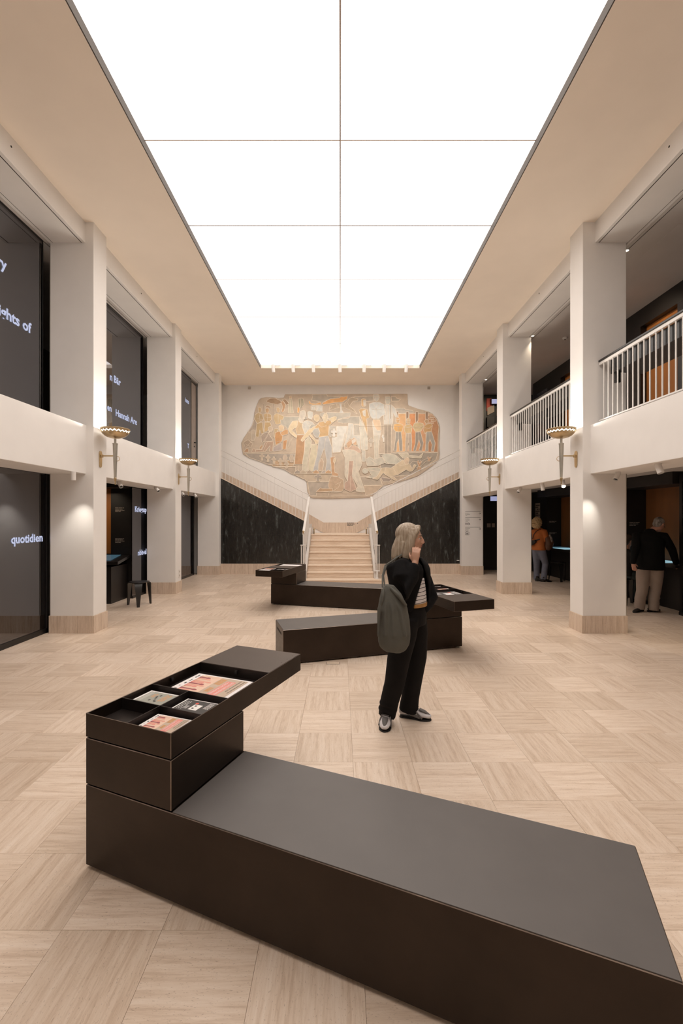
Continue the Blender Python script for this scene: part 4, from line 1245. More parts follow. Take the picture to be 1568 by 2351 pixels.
# skies and grounds
S(C5,(180,163,143),(490,140),(780,135),(800,170),(1040,178),(1040,215),(850,225),(700,290),(600,270),(480,250),(500,190))
S(C6,(178,161,141),(-60,165),(290,150),(300,240),(100,250),(-60,260))
S(C6,(168,150,130),(610,160),(700,165),(715,195),(780,210),(750,240),(620,245))
S(C6,(184,170,153),(680,370),(850,370),(870,395),(1000,410),(1010,455),(700,465))
S(C4,(178,167,149),(975,580),(1290,580),(1290,640),(1130,700),(1060,830),(980,760),(910,720),(910,640))
S(C4,(168,148,130),(390,600),(330,770),(250,890),(320,880),(420,850),(430,720))
S(C7,(160,144,128),(150,135),(895,145),(882,300),(620,300),(480,300),(380,255),(200,195))
S(C7,(190,150,112),(610,240),(882,245),(882,300),(860,330),(560,330),(560,300))
S(C7,(176,152,130),(560,335),(905,335),(905,440),(860,450),(730,370),(640,345))
S(C7,(196,170,142),(890,450),(1450,445),(1450,555),(1080,560),(1040,525),(960,490))
S(C7,(176,158,139),(1085,565),(1450,560),(1460,660),(1460,715),(1220,715),(1215,770),(1120,770))
S(C8,(158,143,126),(665,250),(840,240),(1480,240),(1450,340),(1300,430),(1130,540),(900,560),(700,540))
S(C8,(180,160,139),(370,570),(660,560),(710,685),(450,690))
S(C8,(198,170,142),(450,695),(720,690),(600,800),(480,830))
S(C8,(150,130,116),(690,575),(850,600),(800,640),(720,640))
S(C5,(222,212,196),(975,770),(1280,770),(1200,900),(1060,1290),(905,1300),(890,990),(990,980))
S(C5,(212,202,186),(1215,710),(1300,720),(1330,735),(1450,740),(1450,1280),(1390,1100),(1250,1010),(1120,1200),(1200,900))
S(C5,(186,172,154),(1320,740),(1450,740),(1450,950),(1330,955))
S(C5,(186,174,156),(840,760),(970,770),(975,850),(880,990),(830,960))
S(C5,(176,164,147),(1000,650),(1100,620),(1220,610),(1260,575),(1440,575),(1450,725),(1330,725),(1200,705),(1120,715),(1010,690))
S(C5,(190,178,160),(780,490),(1000,500),(1260,500),(1250,580),(1100,610),(1000,640),(820,620))
# burning wall and posts
S(C6,(186,122,80),(1270,470),(1340,470),(1430,580),(1470,700),(1455,850),(1450,1160),(1230,1160))
S(C6,(228,166,110),(740,470),(875,468),(875,1150),(700,1160))
S(C6,(224,138,82),(940,470),(1050,465),(1050,1150),(880,1150))
S(C6,(214,146,100),(1100,470),(1235,470),(1235,1150),(1050,1150))
for x in (695, 880, 1052, 1230): S(C6,(146,112,88),(x,435),(x+45,435),(x+45,590),(x,640))
for bx_ in ((1285,480),(1310,510),(1290,545),(1330,580),(1290,620)): S(C6,(196,140,98),bx_,(bx_[0]+80,bx_[1]),(bx_[0]+80,bx_[1]+28),(bx_[0],bx_[1]+28),w=.8)
# four bound men
S(C6,(150,139,126),(690,795),(790,795),(810,960),(815,1140),(760,1140),(745,920),(715,1000),(710,1140),(655,1140),(685,950))
S(C6,(222,160,88),(660,660),(720,645),(800,655),(830,690),(815,780),(790,795),(690,790),(655,740))
S(C6,(212,160,110),(700,545),(735,530),(770,560),(760,610),(745,640),(715,635),(700,600))
S(C6,(186,162,140),(885,822),(975,820),(985,1000),(975,1150),(925,1150),(925,1010),(905,1150),(865,1145),(870,960))
S(C6,(216,176,120),(850,690),(900,665),(960,665),(990,700),(975,815),(885,820),(850,790))
S(C6,(215,176,130),(890,560),(920,545),(955,570),(950,640),(925,665),(895,640))
S(C6,(147,134,120),(1050,805),(1140,795),(1190,990),(1165,1140),(1110,1130),(1140,1030),(1110,930),(1085,1030),(1050,1150),(1010,1130),(1045,1000))
S(C6,(211,180,130),(1030,640),(1130,630),(1190,650),(1195,700),(1150,780),(1050,800),(1000,710))
S(C6,(160,150,138),(1250,795),(1340,790),(1405,1000),(1380,1150),(1330,1145),(1350,1030),(1310,930),(1280,1010),(1280,1150),(1225,1140),(1235,980))
S(C6,(200,146,90),(1205,690),(1260,655),(1330,640),(1355,680),(1330,790),(1245,795),(1220,830),(1195,770))
S(C6,(198,150,105),(1210,600),(1245,565),(1285,590),(1270,640),(1240,655))
# striped man and pale man
S(C6,(156,136,116),(480,660),(615,660),(610,1190),(490,1190))
S(C6,(208,201,188),(470,300),(620,310),(690,380),(730,520),(690,530),(650,460),(640,660),(480,660))
for x in (500,530,560,590,620): S(C6,(178,168,156),(x,330),(x+9,330),(x+9,650),(x,650),w=.5)
S(C6,(202,192,174),(505,160),(590,160),(600,250),(570,300),(520,300),(505,250))
S(C6,(110,96,84),(492,120),(502,120),(502,580),(492,580),w=.4)
S(C6,(110,96,84),(598,120),(610,120),(610,560),(598,560),w=.4)
S(C6,(214,202,184),(270,590),(310,700),(360,770),(430,775),(400,960),(385,1250),(310,1260),(300,960))
S(C6,(210,206,196),(215,290),(300,260),(400,260),(480,300),(510,480),(430,520),(400,560),(280,560),(240,520),(215,400))
S(C6,(226,186,146),(275,575),(410,580),(435,760),(360,770),(310,700))
S(C6,(204,194,178),(285,180),(290,125),(340,110),(390,125),(400,180),(375,230),(350,245),(310,230))
# woman with robe, soldier cross
S(C6,(215,203,184),(50,560),(110,660),(190,890),(190,1120),(70,1120),(40,700))
S(C6,(203,157,105),(30,400),(80,370),(180,390),(220,540),(170,560),(190,880),(130,690),(80,560))
S(C6,(220,206,190),(95,420),(150,400),(150,520),(110,500),w=.9)
S(C6,(226,178,122),(75,210),(110,198),(150,205),(165,320),(120,350),(75,330))
S(C6,(218,206,190),(110,220),(155,225),(155,320),(115,330),w=.8)
S(C6,(205,192,172),(80,1125),(150,1125),(150,1330),(85,1330))
S(C6,(190,174,154),(240,900),(270,900),(270,930),(300,935),(300,975),(270,985),(245,1080),(230,985),(205,970),(210,935),(240,930))
S(C6,(220,210,196),(455,845),(475,845),(475,880),(490,890),(485,985),(470,985),(460,910),(440,890))
# rider with flames, houses
S(C5,(178,152,124),(830,470),(850,350),(980,320),(1130,330),(1230,220),(1300,190),(1410,225),(1400,260),(1310,270),(1240,370),(1330,440),(1400,540),(1280,460),(1140,400),(980,410),(900,440))
S(C5,(208,200,188),(1040,320),(1075,320),(1085,440),(1130,510),(1040,515),(1060,440),w=.9)
S(C5,(236,160,88),(690,310),(850,225),(1050,205),(1060,180),(1130,185),(1200,165),(1190,230),(1090,290),(940,300),(720,340))
S(C5,(234,166,96),(420,270),(440,260),(470,310),(560,320),(660,290),(680,340),(500,345),(430,320))
S(C5,(214,206,192),(570,350),(700,360),(700,480),(570,470)); S(C5,(206,196,180),(470,360),(560,345),(560,450),(470,450))
for p in ((490,385),(525,385),(590,400),(660,405)): S(C5,(228,222,210),p,(p[0]+18,p[1]),(p[0]+18,p[1]+45),(p[0],p[1]+45),w=.6)
# trees, soldiers and workers at the left
S(C4,(158,120,88),(620,280),(650,240),(700,215),(800,210),(900,260),(930,300),(840,340),(700,310))
S(C4,(158,120,88),(940,240),(1000,225),(1080,320),(1020,350))
S(C4,(160,122,92),(590,390),(640,350),(720,390),(690,410))
for x in (560, 757): S(C4,(122,98,80),(x,318),(x+18,318),(x+22,530),(x+4,530),w=.6)
S(C4,(188,138,96),(915,290),(950,260),(1010,340),(1000,400),(960,500),(920,480),(950,390))
S(C4,(190,174,144),(1080,220),(1130,210),(1165,510),(1055,510)); S(C4,(200,160,120),(1085,175),(1115,165),(1130,205),(1090,222),w=.8)
S(C4,(166,150,124),(1260,230),(1300,205),(1360,220),(1380,340),(1330,400),(1270,390))
S(C4,(236,160,88),(1240,400),(1280,390),(1290,440),(1270,510),(1240,500))
S(C4,(182,146,98),(430,720),(540,690),(575,900),(520,930),(490,840),(470,990),(410,980))
S(C4,(180,146,102),(400,540),(460,500),(540,530),(570,640),(480,700),(440,720),(390,630))
S(C4,(190,152,106),(455,400),(500,390),(525,430),(510,500),(470,500))
S(C4,(190,150,100),(590,690),(700,690),(720,760),(640,870),(580,890))
S(C4,(190,150,102),(570,530),(640,510),(720,540),(720,640),(690,680),(590,680),(575,620))
S(C4,(196,148,104),(600,420),(650,405),(685,440),(660,510),(610,500))
S(C4,(190,156,112),(780,820),(870,820),(790,1000),(770,1000))
S(C4,(197,162,114),(770,550),(830,510),(910,540),(980,580),(940,650),(905,640),(910,720),(810,740),(765,620))
S(C4,(204,164,116),(820,410),(860,390),(895,430),(880,500),(840,500))
S(C4,(182,160,138),(320,860),(360,840),(400,860),(410,980),(380,1060),(315,1060))
S(C4,(162,136,114),(170,1100),(220,1055),(260,1040),(350,1120),(310,1200),(200,1210))
S(C4,(178,142,116),(600,1080),(770,1070),(740,1280),(680,1280),(700,1150),(600,1280),(400,1290),(410,1240),(540,1240))
S(C4,(166,141,121),(510,960),(570,910),(650,890),(760,1060),(600,1080),(530,1100))
S(C4,(206,178,150),(655,800),(700,770),(745,800),(740,870),(680,900))
S(C4,(172,152,142),(760,1190),(930,1100),(940,1250),(760,1280))
S(C4,(196,130,74),(800,900),(870,870),(960,900),(930,1080),(810,1150),(790,1000))
S(C4,(202,142,90),(900,900),(1010,830),(1060,850),(1055,930),(930,960))
S(C4,(216,180,140),(860,770),(920,740),(980,780),(960,860),(890,870))
S(C4,(196,130,80),(960,1060),(1040,1040),(1010,1240),(950,1230))
S(C4,(176,132,92),(480,1200),(530,1145),(555,1160),(510,1250),w=.8)
S(C4,(180,130,94),(165,1290),(230,1210),(270,1225),(260,1290),w=.9); S(C4,(172,138,112),(320,1290),(360,1205),(400,1235),(405,1290),w=.9)
# crosses
def cross(c, x, y, w, h, rgb):
    a, t = w*.5, w*.18
    S(c, rgb, (x-t,y-h*.5),(x+t,y-h*.5),(x+t,y-h*.25),(x+a,y-h*.25),(x+a,y+h*.02),(x+t,y+h*.02),(x+t*1.3,y+h*.5),(x-t*1.3,y+h*.5),(x-t,y+h*.02),(x-a,y+h*.02),(x-a,y-h*.25),(x-t,y-h*.25), name='painted_cross', w=.8)
for x, y in ((400,190),(492,212),(580,240),(678,262),(772,310)): cross(C7, x, y, 66, 108, (196,170,144))
for x in (745, 845): S(C7,(198,172,146),(x-25,160),(x+25,160),(x+22,185),(x+35,190),(x+30,235),(x+20,240),(x+25,270),(x-25,270),(x-20,240),(x-32,230),(x-32,190),(x-22,185),w=.8)
cross(C7, 1240, 500, 100, 120, (160,142,125))
cross(C5, 930, 900, 120, 160, (226,216,202))
# central group
S(C5,(206,198,184),(300,700),(380,650),(500,690),(540,740),(430,830),(350,930),(300,800))
S(C5,(206,198,182),(395,490),(440,465),(510,490),(510,560),(480,640),(410,610))
shape((206,190,162), mp(C5,[(350,1060),(430,970),(480,1060),(470,1200)])+mp(C7,[(1120,60),(1085,300),(1085,410),(1005,400),(1010,240),(1042,100)]))
shape((210,192,158), mp(C7,[(1140,0),(1230,0),(1235,120),(1215,200),(1165,400),(1095,400),(1100,250),(1130,120)]))
S(C5,(190,140,100),(585,1140),(600,1140),(600,1300),(582,1300),w=.6)
shape((184,132,90), [(680.7,998.5),(700.2,998.5),(699,1032),(693.8,1066),(676,1066),(678.5,1035)])
S(C5,(226,196,154),(100,670),(200,655),(205,760),(90,850),(190,960),(180,1010),(60,920),(10,830),(40,760))
S(C5,(201,165,122),(200,655),(290,720),(300,800),(345,930),(190,940),(155,820),(195,760))
S(C5,(214,198,176),(250,470),(330,450),(365,480),(360,580),(330,640),(285,715),(215,650),(240,580))
S(C5,(166,152,136),(345,575),(390,580),(395,630),(340,640),w=.7)
S(C5,(176,168,154),(430,800),(480,730),(545,740),(560,800),(490,850))
S(C5,(178,170,160),(500,840),(610,810),(650,900),(620,1000),(560,1000),(500,900))
shape((180,174,166), mp(C5,[(630,990),(815,965),(890,1200)])+mp(C7,[(1448,200),(1430,400),(1350,410),(1370,250),(1335,60),(1250,280),(1240,400),(1165,400),(1220,180)])+mp(C5,[(600,1240)]))
S(C7,(200,168,138),(1295,200),(1330,270),(1310,400),(1250,400),(1260,280))
S(C5,(226,196,152),(540,770),(560,800),(430,960),(370,1010),(300,1080),(265,1050),(310,980),(420,850))
S(C5,(224,192,148),(430,950),(470,930),(550,1040),(630,1060),(610,1120),(560,1130),(540,1070))
S(C5,(222,190,148),(520,580),(560,535),(640,550),(640,640),(590,690),(540,660))
S(C5,(200,154,100),(545,790),(640,690),(740,670),(860,650),(890,710),(830,760),(815,960),(625,990),(650,900),(620,800),(570,820))
S(C5,(226,196,152),(800,630),(950,570),(990,590),(960,660),(890,700),(870,650))
S(C5,(222,198,162),(690,540),(745,500),(800,540),(805,640),(750,710),(700,640))
S(C5,(186,172,154),(650,520),(720,490),(740,510),(690,600),(650,560),w=.8)
for k, x in enumerate((890, 970, 1070, 1165, 1290, 1350)): S(C7,((150,134,120),(190,166,140),(178,152,126),(196,146,104),(178,160,144),(196,146,104))[k],(x,438),(x+5,410),(x+45,385),(x+90,410),(x+95,438),w=.9)
# kneeling woman, mourning woman, the dead
S(C8,(192,156,124),(5,560),(90,570),(170,610),(180,720),(150,775),(0,770),(-40,700),(-20,600))
S(C7,(194,142,100),(1425,200),(1490,180),(1515,230),(1490,290),(1490,420),(1545,440),(1545,480),(1450,470),(1440,330))
S(C7,(224,196,158),(1480,195),(1515,230),(1490,290),(1470,260),w=.8)
S(C7,(192,148,108),(1210,715),(1280,650),(1310,665),(1460,660),(1460,705))
S(C8,(213,196,172),(150,200),(300,190),(400,230),(430,400),(380,500),(470,785),(340,770),(370,700),(290,560),(310,400),(260,340),(240,480),(230,630),(190,560),(190,300))
S(C8,(190,150,128),(250,350),(310,350),(290,560),(350,740),(270,780),(185,740),(190,650),(230,630))
S(C8,(206,166,140),(180,150),(230,170),(300,130),(360,150),(425,220),(390,245),(320,200),(180,190))
S(C8,(206,156,116),(215,105),(270,60),(320,30),(350,60),(355,135),(290,120),(250,170),(225,175))
S(C8,(222,204,184),(285,70),(330,42),(345,75),(295,120),w=.8)
S(C8,(204,190,168),(590,0),(650,0),(660,320),(600,330))
S(C8,(196,184,162),(480,330),(530,290),(600,330),(680,300),(740,310),(760,370),(640,420),(500,420))
S(C8,(197,187,167),(700,270),(760,250),(880,260),(990,350),(900,400),(760,390))
S(C8,(206,187,160),(930,250),(1060,230),(1080,275),(1220,285),(1280,235),(1245,315),(1080,300),(1000,320))
S(C8,(196,183,161),(500,450),(640,440),(700,470),(690,560),(560,590),(480,580),(560,550))
S(C8,(200,190,170),(430,480),(460,450),(510,465),(515,510),(470,530),(440,515),w=.9)
S(C8,(215,186,150),(570,600),(640,560),(700,450),(760,440),(830,450),(1000,330),(1090,400),(1120,460),(1150,400),(1180,410),(1130,490),(1090,500),(1040,470),(930,540),(860,560),(920,620),(880,620),(720,520),(650,610))
S(C8,(214,182,148),(1005,340),(1040,300),(1080,310),(1085,350),(1060,400),(1020,390),w=.9)
S(C8,(184,128,88),(1190,360),(1210,345),(1250,470),(1230,485),w=.6); S(C8,(184,128,88),(1240,345),(1255,360),(1205,485),(1190,470),w=.6)
S(C8,(184,128,88),(1330,300),(1345,290),(1380,350),(1365,360),w=.6); S(C8,(184,128,88),(1375,300),(1390,310),(1345,355),(1335,345),w=.6)

# incised fold and contour lines inside the figures
def strokes(c, *lines, w=.7):
    _lay[0] += 1
    y = YM - .0016 - _lay[0]*.00012
    hw = w*.5*y/1000
    b = MB()
    for pts in lines:
        q = [P(px, py, y) for px, py in mp(c, pts)]
        for a, e in zip(q, q[1:]):
            d_ = (e-a).normalized(); nn = Vector((-d_.z, 0, d_.x))*hw
            b.poly([a-nn-d_*hw*.5, e-nn+d_*hw*.5, e+nn+d_*hw*.5, a+nn-d_*hw*.5])
    b.build('incised_lines', line_m, mural, recalc=False)['kind'] = 'stuff'
strokes(C5, [(735,1210),(750,1080),(770,1000)], [(600,720),(680,790),(780,760)], [(860,655),(895,705)], [(300,700),(330,800),(400,860)], [(380,650),(420,740),(470,700)], [(250,560),(290,700)], [(725,560),(770,560)], [(735,600),(765,605)], [(540,610),(570,650),(610,650)], [(560,580),(630,590)], [(590,1090),(625,1070)])
strokes(C5, [(1150,900),(1060,1290)], [(1290,770),(1265,1000)], [(905,1300),(1060,1290)], [(1200,780),(1150,1000),(1100,1190)], [(980,330),(1000,400)], [(1010,335),(1025,405)], [(1140,340),(1150,400)], [(1230,230),(1200,300),(1230,360)], [(880,380),(850,440)])
strokes(C6, [(745,800),(745,920)], [(670,690),(740,700),(800,690)], [(740,700),(735,780)], [(925,830),(925,1000)], [(860,710),(920,720),(985,705)], [(1110,810),(1110,930)], [(1040,700),(1120,720),(1180,690)], [(1310,800),(1310,930)], [(1220,720),(1290,740),(1340,690)], [(700,580),(760,575)], [(895,600),(950,600)])
strokes(C6, [(300,300),(340,380),(400,300)], [(260,380),(340,400),(440,380)], [(340,400),(345,560)], [(340,800),(345,1240)], [(275,430),(300,500)], [(300,160),(385,165)], [(335,170),(335,210)], [(550,670),(550,1180)], [(550,310),(555,650)], [(520,200),(580,200)], [(120,620),(185,850)], [(130,640),(130,1110)], [(90,700),(90,1110)], [(380,1190),(1450,1165)], [(0,690),(640,690)])
strokes(C4, [(480,540),(500,690)], [(545,700),(560,880)], [(645,520),(640,680)], [(860,520),(860,700)], [(440,620),(560,640)], [(600,590),(710,600)], [(690,860),(560,1090)], [(700,860),(585,1085)], [(640,1090),(560,1270)], [(830,1080),(930,1070)], [(1060,1180),(1120,1000)], [(1075,1180),(1140,1000)], [(1100,240),(1105,500)], [(1310,210),(1310,390)], [(160,1300),(1195,1300)], [(200,1120),(300,1180)], [(220,1180),(310,1090)])
strokes(C7, [(880,440),(1450,440)], [(1085,556),(1445,553)], [(1120,780),(1390,780),(1410,720)], [(1210,715),(1568,715)], [(1395,780),(1568,778)], [(490,303),(905,305)], [(560,333),(905,335)], [(955,310),(950,400)], [(1340,70),(1360,200)], [(1120,60),(1090,380)])
strokes(C8, [(20,770),(100,720),(140,630)], [(60,680),(120,650)], [(220,200),(215,500)], [(280,200),(270,330)], [(360,220),(350,420),(430,760)], [(330,560),(410,730)], [(270,560),(265,770)], [(0,835),(540,832)], [(0,785),(470,785)], [(450,690),(720,690)], [(670,545),(715,690)], [(820,565),(1010,560)], [(540,330),(640,400)], [(580,300),(600,400)], [(720,310),(800,390)], [(880,270),(960,360)], [(540,480),(680,500)], [(760,450),(740,520)], [(860,450),(900,520)], [(950,420),(1040,400)], [(1090,380),(1130,470)], [(730,690),(1010,590)])
strokes(C8, [(1100,390),(1130,355),(1180,360),(1230,380),(1290,330),(1330,320),(1400,290)], [(1290,370),(1320,350),(1390,375)], [(1160,440),(1230,430),(1300,370)], w=.6)
# ---------------------------------------------------------------- people
M['skin'] = mat('skin', (.52,.29,.20), .5, vary=.07, scale=14, bump=.03, bscale=200)
M['skin_old'] = mat('ruddy_skin', (.50,.26,.19), .5, vary=.08, scale=14)
M['lip'] = mat('lips', (.38,.12,.10), .45, vary=.05)
M['eye_white'] = mat('eye_white', (.75,.72,.70), .3, vary=.02)
M['eye_dark'] = mat('eye_iris', (.05,.04,.035), .2, vary=.1)
M['brow'] = mat('eyebrow_hair', (.20,.14,.10), .8, vary=.15, scale=60)
M['hair_blond'] = mat('ash_blond_hair', (.26,.19,.125), .5, col2=(.50,.42,.33), scale=9, stretch=(9,9,.7), bump=.5, bscale=30, detail=6)
M['hair_curly'] = mat('curly_blond_hair', (.40,.26,.12), .6, col2=(.66,.50,.30), scale=45, bump=.9, bscale=45)
M['hair_grey'] = mat('short_grey_hair', (.10,.085,.075), .6, col2=(.36,.33,.31), scale=26, stretch=(1,1,.5), bump=.6, bscale=60)
M['hair_dark'] = mat('dark_brown_hair', (.04,.025,.018), .55, vary=.2, scale=20)
M['black_knit'] = mat('black_knit', (.006,.0055,.006), .9, vary=.2, scale=30, bump=.25, bscale=160, spec=.2)
M['black_cloth'] = mat('black_trouser_cloth', (.0085,.0075,.0075), .85, vary=.15, scale=12, bump=.15, bscale=200, spec=.2)
M['black_jacket'] = mat('black_jacket_cloth', (.005,.005,.0055), .85, vary=.15, scale=12, bump=.15, bscale=200, spec=.2)
M['khaki'] = mat('khaki_trousers', (.30,.235,.195), .85, vary=.07, scale=6, bump=.2, bscale=150)
M['jeans'] = mat('grey_blue_jeans', (.17,.18,.235), .85, vary=.12, scale=10, bump=.25, bscale=220)
M['rust'] = mat('rust_orange_jacket', (.50,.15,.035), .8, vary=.1, scale=8, bump=.2, bscale=150)
M['teal'] = mat('teal_grey_trousers', (.10,.13,.13), .85, vary=.1, scale=8)
M['dark_coat'] = mat('dark_coat', (.02,.017,.016), .85, vary=.1, scale=8)
M['bag'] = mat('grey_green_bag_cloth', (.105,.103,.088), .8, vary=.14, scale=5, bump=.25, bscale=120)
M['leather'] = mat('black_leather', (.012,.010,.009), .35, vary=.15, scale=14)
M['brown_leather'] = mat('brown_leather', (.10,.045,.025), .4, vary=.15, scale=14)
M['belt'] = mat('tan_belt', (.42,.21,.06), .5, vary=.1, scale=20)
M['shoe_white'] = mat('white_shoe_mesh', (.70,.67,.68), .6, vary=.04, scale=40, bump=.2, bscale=200)
M['shoe_grey'] = mat('grey_shoe_overlay', (.14,.13,.125), .6, vary=.08, scale=30)
M['rubber'] = mat('black_rubber', (.015,.014,.014), .7, vary=.1)
M['glasses'] = mat('dark_spectacle_frame', (.02,.02,.022), .3)
M['spec_glass'] = glass_mat('spectacle_lens', (.9,.92,.95), 1.5)

def stripes(name):
    m, nt, out = nodes(name); L = nt.links.new
    p = N(nt, 'ShaderNodeBsdfPrincipled'); p.inputs['Roughness'].default_value = .8
    geo = N(nt, 'ShaderNodeNewGeometry'); sp = N(nt, 'ShaderNodeSeparateXYZ'); L(geo.outputs['Position'], sp.inputs[0])
    nz = N(nt, 'ShaderNodeTexNoise'); nz.inputs['Scale'].default_value = 9; L(geo.outputs['Position'], nz.inputs['Vector'])
    ad = N(nt, 'ShaderNodeMath', operation='MULTIPLY_ADD'); L(nz.outputs['Fac'], ad.inputs[0]); ad.inputs[1].default_value = .03; L(sp.outputs['Z'], ad.inputs[2])
    a = N(nt, 'ShaderNodeMath', operation='DIVIDE'); L(ad.outputs[0], a.inputs[0]); a.inputs[1].default_value = .030
    f = N(nt, 'ShaderNodeMath', operation='FRACT'); L(a.outputs[0], f.inputs[0])
    g = N(nt, 'ShaderNodeMath', operation='LESS_THAN'); L(f.outputs[0], g.inputs[0]); g.inputs[1].default_value = .17
    mx = N(nt, 'ShaderNodeMix', data_type='RGBA'); L(g.outputs[0], mx.inputs['Factor'])
    mx.inputs['A'].default_value = (.78,.74,.74,1); mx.inputs['B'].default_value = (.015,.014,.016,1)
    L(mx.outputs['Result'], p.inputs['Base Color']); L(p.outputs[0], out.inputs[0])
    return m
M['stripe'] = stripes('striped_shirt')

V = Vector
def frame(f):
    f = V(f).normalized(); up = V((0,0,1)); r = f.cross(up).normalized()
    return f, r, r.cross(f)

def add_head(b, c, f, k=1.0, r=None):
    """skull, jaw, nose, brow, chin and ears; c is the head centre, f the way the face looks"""
    f, r, u = frame(f)
    ax = (f, r, u); W = lambda a, s, h: c + (f*a + r*s + u*h)*k
    b.ball(W(-.012, 0, .030), (.098*k, .077*k, .088*k), ax, 20, 14)           # skull
    b.ball(W(.028, 0, -.025), (.068*k, .062*k, .088*k), ax, 18, 12)           # face
    b.ball(W(.050, 0, -.082), (.034*k, .036*k, .032*k), ax, 12, 8)            # chin
    b.ball(W(.012, 0, -.065), (.055*k, .055*k, .045*k), ax, 14, 8)            # jaw
    b.ball(W(.072, 0, .028), (.020*k, .050*k, .016*k), ax, 12, 8)             # brow
    b.loft([W(.088, 0, .018), W(.100, 0, -.004), W(.108, 0, -.024), W(.093, 0, -.034)], [.009*k, .012*k, .0145*k, .012*k], ref=r, n=10)   # nose
    for s in (-1, 1):
        b.ball(W(.104, s*.010, -.029), .0095*k, nu=8, nv=6)
        b.ball(W(.060, s*.036, -.022), (.024*k, .022*k, .022*k), ax, 10, 8)   # cheek
        b.ball(W(-.010, s*.079, -.008), (.018*k, .008*k, .032*k), ax, 10, 8)  # ear
    for s in (-1, 1): b.ball(W(.074, s*.031, .017), (.014*k, .019*k, .0085*k), ax, 10, 6); b.ball(W(.074, s*.031, -.006), (.013*k, .018*k, .006*k), ax, 10, 6)
    b.ball(W(.088, 0, -.050), (.012*k, .024*k, .0065*k), ax, 10, 6)
    b.ball(W(.086, 0, -.064), (.011*k, .020*k, .007*k), ax, 10, 6)
    return W, f, r, u

def face_parts(W, f, r, u, person, k=1.0, brow='brow'):
    ax = (f, r, u)
    for s in (-1, 1):
        e = MB().ball(W(.0715, s*.031, .005), .0120*k, ax, 12, 8).build('eye', M['eye_white'], person, smooth=True)
        MB().ball(W(.0895, s*.032, .006), (.003*k, .006*k, .006*k), ax, 10, 6).build('iris', M['eye_dark'], e, smooth=True)
        MB().loft([W(.091, s*.014, .030), W(.089, s*.032, .036), W(.075, s*.050, .030)], [.003*k, .0042*k, .003*k], n=6).build('eyebrow', M[brow], person, smooth=True)
    MB().ball(W(.096, 0, -.0505), (.006*k, .020*k, .0045*k), ax, 10, 6).ball(W(.0935, 0, -.0625), (.006*k, .017*k, .0055*k), ax, 10, 6).build('lips', M['lip'], person, smooth=True)

def add_hand(b, w, d, n, curl=.5, k=1.0, thumb=1, spread=.25):
    """palm and five fingers from wrist w along d; n points out of the back of the hand; thumb +1/-1 chooses its side"""
    d = V(d).normalized(); n = V(n); n = (n - d*n.dot(d)).normalized(); s = d.cross(n)*thumb
    p = lambda a, c, e: w + (d*a + s*c + n*e)*k
    b.loft([p(-.02,0,0), p(.02,0,0), p(.055,.002,.002), p(.085,0,.002)], [(.026*k,.019*k), (.030*k,.017*k), (.040*k,.015*k), (.038*k,.012*k)], ref=s, n=12)
    L = (.068, .078, .072, .056)
    for q in range(4):
        c0 = (.028-.019*q); ln = L[q]
        pt = p(.086, c0, .002); dr = (d + s*spread*(c0/.03)*.5).normalized()
        pts = [p(.070, c0*.9, .001), pt]; ang = 0
        for sg, fr in enumerate((.45, .32, .23)):
            ang += curl*(.55, .75, .5)[sg]
            pt = pt + (dr*math.cos(ang) - n*math.sin(ang))*ln*fr*k
            pts.append(pt)
        b.loft(pts, [.0095*k, .0092*k, .0086*k, .0080*k, .0068*k], ref=s, n=8)
    pts = [p(.012,.018,-.004), p(.035,.042,-.010), p(.062,.056,-.018-curl*.012), p(.082,.056,-.024-curl*.022)]
    b.loft(pts, [.0135*k, .012*k, .0098*k, .0082*k], ref=d, n=8)

def limb(b, pts, rads, n=14, ref=(0,0,1)):
    b.loft(pts, rads, ref=ref, n=n)

